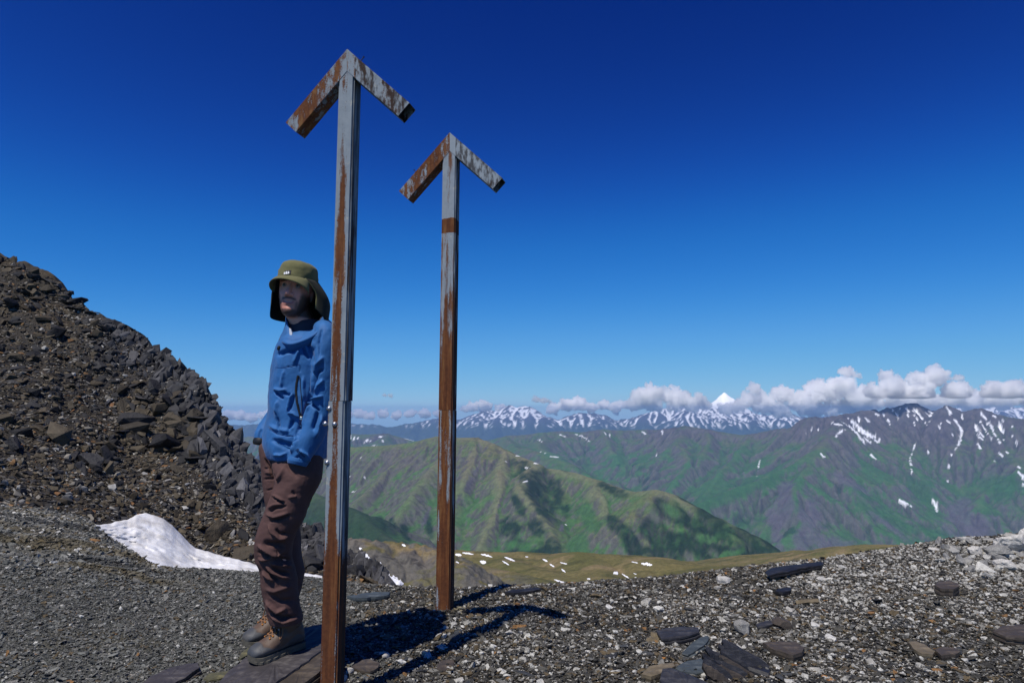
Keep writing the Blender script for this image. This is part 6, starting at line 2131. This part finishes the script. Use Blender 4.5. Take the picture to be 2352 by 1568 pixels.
def slab(name, label, cat, poly, th, mat, lift=None, tilt=(0, 0), layers=2, seed=0, group=None, jit=1.2, through=None):
    """slab with the outline seen in the photograph, lying on the gravel: layered plates, each a little different"""
    rr = random.Random(seed + 77)
    P = np.array(poly, float)
    cu, cv = P[:, 0].mean(), P[:, 1].mean()
    base, no = on_ground(cu, min(cv, 1600))
    if base is None:
        print("NO GROUND", label); return
    z0 = base.z + (lift if lift is not None else th * .75)
    if through is not None:
        z0 = through.z + tilt[0] * (base.x - through.x) + tilt[1] * (base.y - through.y)
    # plane through (base.x, base.y, z0) with tilt (dz/dx, dz/dy)
    def hit(q):
        r = ray(*q)
        # z = z0 + tx (x - bx) + ty (y - by)
        den = r.z - tilt[0] * r.x - tilt[1] * r.y
        t = (z0 - tilt[0] * base.x - tilt[1] * base.y) / den
        return r * t
    poly = refine(poly, 9, jit, rr)
    top = [hit(q) for q in poly]
    c = sum(top, Vector()) / len(top)
    nrm = Vector((-tilt[0], -tilt[1], 1)).normalized()
    root = None
    objs = []
    for L in range(layers):
        bm = bmesh.new()
        sh = 1 - .05 * L if L == 0 else 1 + rr.uniform(-.10, .04)
        off = Vector((rr.uniform(-1, 1), rr.uniform(-1, 1), 0)) * .008 * L
        zt = -th * L / layers - .0006 * L; zb = -th * (L + 1) / layers
        n = len(top)
        ta = [bm.verts.new(c * 0 + (p - c) * sh + off + nrm * (zt - .0015 * rr.random())) for p in top]
        mid = [bm.verts.new((p - c) * (sh + .010 + .010 * rr.random()) + off + nrm * ((zt + zb) / 2)) for p in top]
        bo = [bm.verts.new((p - c) * (sh - .015 * rr.random()) + off + nrm * zb) for p in top]
        inner = [bm.verts.new((p - c) * sh * .8 + off + nrm * (zt + .004 * rr.uniform(-.4, 1) * min(1, th / .03))) for p in top]
        ctr = bm.verts.new(off + nrm * (zt + .002))
        for i in range(n):
            j = (i + 1) % n
            bm.faces.new((ta[i], ta[j], inner[j], inner[i])); bm.faces.new((inner[i], inner[j], ctr))
            bm.faces.new((mid[i], mid[j], ta[j], ta[i])); bm.faces.new((bo[i], bo[j], mid[j], mid[i]))
        bm.faces.new(bo[::-1])
        bmesh.ops.recalc_face_normals(bm, faces=bm.faces)
        me = bpy.data.meshes.new(name if L == 0 else "layer")
        bm.to_mesh(me); bm.free()
        if L == 0:
            root = link(name, me, mat); root.location = c
            tag(root, label, cat, group)
        else:
            link("layer", me, mat, root)
    return root

def boulder(name, label, cat, u, v, size, mat, seed, flat=.7, group=None, sub=3, rough=.22):
    """angular stone with broken facets"""
    base, no = on_ground(u, v)
    if base is None: return
    rr = random.Random(seed)
    bm = bmesh.new()
    bmesh.ops.create_icosphere(bm, subdivisions=sub, radius=.5)
    pl = [(Vector((rr.gauss(0, 1), rr.gauss(0, 1), rr.gauss(0, 1))).normalized(), rr.uniform(.26, .42)) for _ in range(16)]
    for vt in bm.verts:
        p = vt.co.copy()
        for nn, d in pl:
            s_ = p.dot(nn) - d
            if s_ > 0: p -= nn * s_
        p *= 1 + rough * .5 * mnoise.fractal(p * 3 + Vector((seed, 0, 0)), .7, 2, 4)
        vt.co = p
    me = bpy.data.meshes.new(name); bm.to_mesh(me); bm.free()
    o = link(name, me, mat)
    o.location = base + Vector((0, 0, size * flat * .28))
    o.rotation_euler = (0, 0, rr.uniform(0, 6.28))
    o.scale = (size, size * rr.uniform(.75, .95), size * flat)
    tag(o, label, cat, group)
    return o

# under the boots
slab("slate_slab", "long flat slate slab under the person's boots running to the bottom edge", "rock slab", [(478, 1600), (520, 1545), (575, 1500), (640, 1462), (700, 1440), (738, 1432), (772, 1440), (770, 1470), (700, 1520), (640, 1560), (600, 1600)], .085, M_SL["purple"], .066, BT, 3, 1, through=nh - Vector((0, 0, .004)))
slab("splintered_slab", "splintered striped slate plank between the near boot and rusty post foot", "rock slab", [(590, 1600), (640, 1540), (690, 1506), (735, 1486), (776, 1478), (778, 1500), (735, 1540), (680, 1580), (650, 1604)], .07, M_SL["brown"], .050, BT, 4, 2, through=nh - Vector((0, 0, .016)))
slab("slate_slab", "smooth dark purple slab at the bottom edge left of the boots", "rock slab", [(322, 1575), (345, 1552), (390, 1532), (430, 1522), (454, 1520), (458, 1532), (432, 1550), (400, 1568), (380, 1582), (340, 1592)], .035, M_SL["purple"], .03, (0, .04), 2, 3)
slab("slate_slab", "small yellowish grey slab between the purple slab and the boots", "rock slab", [(468, 1556), (480, 1545), (520, 1540), (538, 1540), (536, 1548), (515, 1554), (480, 1562)], .014, M_SL["lichen"], .014, (0, 0), 1, 4)
slab("slate_slab", "tiny lichen yellow slab beside the far boot toe", "rock slab", [(549, 1508), (556, 1496), (574, 1484), (582, 1484), (581, 1492), (570, 1502), (553, 1511)], .016, M_SL["lichen"], .018, (0, .02), 1, 5)
# centre
slab("slate_slab", "flat blue grey slab on the gravel crest between the two posts", "rock slab", [(798, 1367), (830, 1362), (872, 1358), (896, 1358), (892, 1365), (862, 1370), (815, 1372)], .022, M_SL["blue"], .03, (0, 0), 1, 6)
slab("slate_slab", "thin black slab on the skyline right of the farther post", "rock slab", [(1160, 1358), (1176, 1353), (1210, 1350), (1240, 1349), (1246, 1352), (1225, 1356), (1180, 1361)], .025, M_SL["black"], .022, (0, 0), 1, 7)
slab("slate_slab", "brown triangular slab just right of the nearer post foot", "rock slab", [(806, 1530), (832, 1514), (852, 1512), (872, 1520), (868, 1532), (850, 1541), (830, 1540)], .03, M_SL["brown"], .028, (0, .05), 2, 8)
boulder("quartz_rock", "white quartz lump below the brown triangular slab near the nearer post", "rock", 802, 1545, .055, M_SL["white"], 9)
boulder("quartz_rock", "white quartz stone right of the brown triangular slab by the nearer post", "rock", 885, 1510, .05, M_SL["white"], 10)
boulder("quartz_rock", "white quartz pebble at the very bottom beside the nearer post", "rock", 788, 1562, .05, M_SL["white"], 11)
slab("slate_slab", "rounded dark brown slab alone on the gravel at bottom centre", "rock slab", [(1002, 1532), (1010, 1518), (1030, 1512), (1044, 1514), (1042, 1526), (1030, 1538), (1012, 1540)], .018, M_SL["brown"], .016, (0, .04), 1, 12)
boulder("orange_stone", "bright orange stone at bottom centre left of the round brown slab", "rock", 929, 1553, .036, M_SL["orange"], 13)
boulder("orange_stone", "small yellow stone on the gravel at bottom centre right", "rock", 1168, 1560, .028, M_SL["orange"], 14)
# right crest
slab("slate_slab", "long black slab lying on the right hand gravel crest against the green valley", "rock slab", [(1758, 1312), (1772, 1303), (1810, 1297), (1850, 1292), (1882, 1289), (1892, 1291), (1886, 1297), (1850, 1303), (1800, 1313), (1766, 1320)], .026, M_SL["black"], .030, (.05, 0), 2, 15)
boulder("quartz_rock", "white quartz boulder on the crest left of the long black slab", "rock", 1660, 1339, .12, M_SL["white"], 16, .55)
slab("slate_slab", "short black slab below the long black slab on the right", "rock slab", [(1780, 1356), (1790, 1350), (1808, 1347), (1818, 1349), (1816, 1355), (1798, 1359)], .022, M_SL["black"], .022, (0, 0), 1, 17)
# bottom right group
slab("slate_slab", "dark striped slab left of the grey quartz block", "rock slab", [(1508, 1446), (1535, 1440), (1570, 1437), (1604, 1440), (1606, 1450), (1585, 1458), (1550, 1464), (1520, 1466)], .045, M_SL["dark"], .04, (0, .05), 3, 18)
boulder("quartz_rock", "grey speckled quartz block beside the rusty brown block at lower right", "rock", 1703, 1452, .125, M_SL["grey"], 19, .72)
boulder("brown_rock", "rusty brown angular block right of the grey quartz block", "rock", 1800, 1442, .135, M_SL["brown"], 20, .62, None, 2, .05)
slab("slate_slab", "narrow dark sliver between the grey quartz and rusty brown blocks", "rock slab", [(1736, 1432), (1760, 1424), (1778, 1422), (1782, 1428), (1762, 1436), (1740, 1440)], .03, M_SL["dark"], .03, (.1, .05), 2, 21)
slab("slate_slab", "flat slate slab left of the big splintered rock", "rock slab", [(1566, 1498), (1584, 1480), (1606, 1464), (1622, 1458), (1630, 1462), (1622, 1476), (1600, 1492), (1580, 1502)], .022, M_SL["blue"], .024, (0, .05), 2, 22)
slab("slate_slab", "triangular brown slab right of the big splintered rock", "rock slab", [(1752, 1474), (1790, 1471), (1828, 1472), (1847, 1486), (1842, 1496), (1822, 1503), (1790, 1494), (1768, 1486)], .032, M_SL["brown"], .034, (0, .04), 1, 23)
slab("slate_slab", "tan slab leaning at the bottom edge left of the splintered rock", "rock slab", [(1474, 1546), (1490, 1530), (1520, 1522), (1546, 1520), (1550, 1528), (1530, 1540), (1496, 1552)], .03, M_SL["tan"], .03, (0, .06), 1, 24)
slab("slate_slab", "large dark block cut by the bottom edge below the tan slab", "rock slab", [(1516, 1560), (1522, 1534), (1540, 1532), (1580, 1546), (1630, 1568), (1650, 1600), (1560, 1620)], .09, M_SL["dark"], .075, (-.03, .10), 3, 25)
slab("slate_slab", "flat grey slate behind the block at the bottom edge", "rock slab", [(1548, 1530), (1580, 1516), (1620, 1510), (1644, 1520), (1636, 1536), (1600, 1546), (1566, 1540)], .03, M_SL["blue"], .03, (0, .03), 2, 26)
slab("slate_slab", "brown slab alone high on the pale gravel at right", "rock slab", [(2146, 1342), (2156, 1334), (2180, 1332), (2200, 1338), (2203, 1345), (2190, 1352), (2160, 1350)], .045, M_SL["brown"], .04, (0, .06), 2, 27)
slab("slate_slab", "wide dark slab cut by the right edge of the picture", "rock slab", [(2280, 1448), (2300, 1436), (2340, 1432), (2380, 1436), (2400, 1450), (2350, 1464), (2310, 1460)], .04, M_SL["brown"], .035, (0, .03), 2, 28)
slab("slate_slab", "long tan slab in the lower right gravel", "rock slab", [(2086, 1472), (2104, 1470), (2130, 1482), (2148, 1494), (2142, 1502), (2118, 1500), (2098, 1488)], .02, M_SL["tan"], .02, (0, .04), 1, 29)
slab("slate_slab", "dark brown slab right of the long tan slab", "rock slab", [(2148, 1490), (2166, 1484), (2192, 1486), (2206, 1494), (2194, 1502), (2162, 1504)], .022, M_SL["brown"], .022, (0, .03), 1, 30)
boulder("orange_stone", "yellow stone in the middle of the right hand gravel", "rock", 2002, 1412, .045, M_SL["orange"], 31)
boulder("orange_stone", "amber stone near the right edge above the wide dark slab", "rock", 2310, 1418, .04, M_SL["orange"], 32)

# the big splintered rock: leaning leaves of slate, each a part
def splintered():
    root = bpy.data.objects.new("splintered_rock", None); COL.objects.link(root)
    base, no = on_ground(1712, 1545)
    root.location = base
    tag(root, "big splintered black slate rock with leaning layers at the bottom right", "rock")
    rr = random.Random(99)
    Yb = base.y
    # two bundles: outline of the upper edge (u, v) seen in the photograph, lower end to the right
    for g_, (u0, v0, u1, v1, n, yo, hd) in enumerate(((1622, 1486, 1722, 1562, 8, -.03, 9.0), (1662, 1462, 1806, 1560, 11, .05, 10.0))):
        for k in range(n):
            q = k / (n - 1)
            Yk = Yb + yo - .012 * k
            dv = hd * k * .62
            su0 = u0 - 2.0 * k + rr.uniform(-5, 10); sv0 = v0 + dv + rr.uniform(-3, 5)
            su1 = u1 - 5.5 * k * rr.uniform(.6, 1.2); sv1 = v1 + dv * .45 + rr.uniform(-2, 3)
            bm = bmesh.new(); m_ = 12; vs = []
            th = rr.uniform(.004, .011)
            for i in range(m_ + 1):
                t = i / m_
                bow = -5 * math.sin(math.pi * t)
                chip = rr.uniform(-2.2, 2.2)
                top = W(su0 + (su1 - su0) * t, sv0 + (sv1 - sv0) * t + bow + chip, Yk)
                wid = (13 + 8 * math.sin(math.pi * min(1, t * 1.3))) * rr.uniform(.8, 1.15) * min(1, .35 + t * 4) * min(1, .2 + (1 - t) * 4)
                bot = W(su0 + (su1 - su0) * t - 3, sv0 + (sv1 - sv0) * t + bow + wid, Yk - .010)
                d = Vector((.10, .85, .35)).normalized() * th
                vs.append([bm.verts.new(p - base) for p in (top, bot, bot + d * 1.5 + Vector((0, 0, -.02)), top + d)])
            for q_, w_ in zip(vs[:-1], vs[1:]):
                for i in range(4):
                    j = (i + 1) % 4
                    bm.faces.new((q_[i], q_[j], w_[j], w_[i]))
            bm.faces.new(vs[0][::-1]); bm.faces.new(vs[-1])
            bmesh.ops.recalc_face_normals(bm, faces=bm.faces)
            bm_obj("layer", bm, M_SL["brown"] if rr.random() < .2 else (M_SL["dark"] if rr.random() < .6 else M_SL["black"]), root)
    # solid heart under the leaves
    bm = bmesh.new()
    bmesh.ops.create_cube(bm, size=1.0, matrix=Matrix.Translation(Vector((.0, .03, .01))) @ Matrix.Rotation(R(12), 4, 'Y') @ Matrix.Rotation(R(-25), 4, 'Z') @ Matrix.Diagonal((.24, .09, .05, 1)))
    bmesh.ops.bevel(bm, geom=list(bm.edges), offset=.012, segments=1, affect='EDGES')
    bm_obj("core", bm, M_SL["black"], root)
splintered()

# pale quartz outcrop on the crest at the right edge
for i, (u, v, s, f, mt, lab) in enumerate([(2340, 1262, .42, .62, "white", "biggest pale quartz boulder on the crest at the right edge"), (2290, 1272, .30, .5, "grey", "cracked grey quartz boulder left of the biggest pale boulder on the crest"),
        (2242, 1268, .22, .5, "white", "white quartz block at the left end of the crest outcrop"), (2310, 1300, .22, .5, "white", "white quartz block below the crest outcrop at the right edge"), (2395, 1255, .5, .6, "white", "pale quartz boulder cut by the right edge on the crest"),
        (2196, 1262, .14, .45, "grey", "small grey quartz stone on the skyline left of the outcrop"), (2258, 1300, .16, .5, "grey", "grey quartz stone in front of the crest outcrop"), (2145, 1262, .10, .5, "white", "lone white quartz stone on the skyline far left of the outcrop")]):
    boulder("quartz_boulder", lab, "rock", u, v + 3, s * .74, M_SL[mt], 60 + i, f, "pale quartz boulders on the right hand crest", 4, .30)
def quartz_rubble():
    """broken pale stones packed round the crest boulders"""
    rng = np.random.default_rng(71)
    for k in range(46):
        u = rng.uniform(2150, 2440); v = rng.uniform(1236, 1330) - (u - 2150) * .10
        loc, no = on_ground(u, v + 12)
        if loc is None or loc.y > 5.9: continue
        s_ = rng.uniform(.03, .095)
        me = BLOCKS[rng.integers(0, 12)]
        o = link("stone", me, None, ground)
        if not me.materials: me.materials.append(m_objs)
        g_ = rng.random()
        o["tint"] = [float(q) for q in (np.array((.24, .235, .22)) * (1 - g_) + np.array((.66, .64, .58)) * g_)]
        o.location = loc + Vector((0, 0, s_ * .15)); o.rotation_euler = (rng.normal(0, .4), rng.normal(0, .4), rng.uniform(0, 6.28)); o.scale = (s_ * 1.4, s_, s_ * .9)
quartz_rubble()
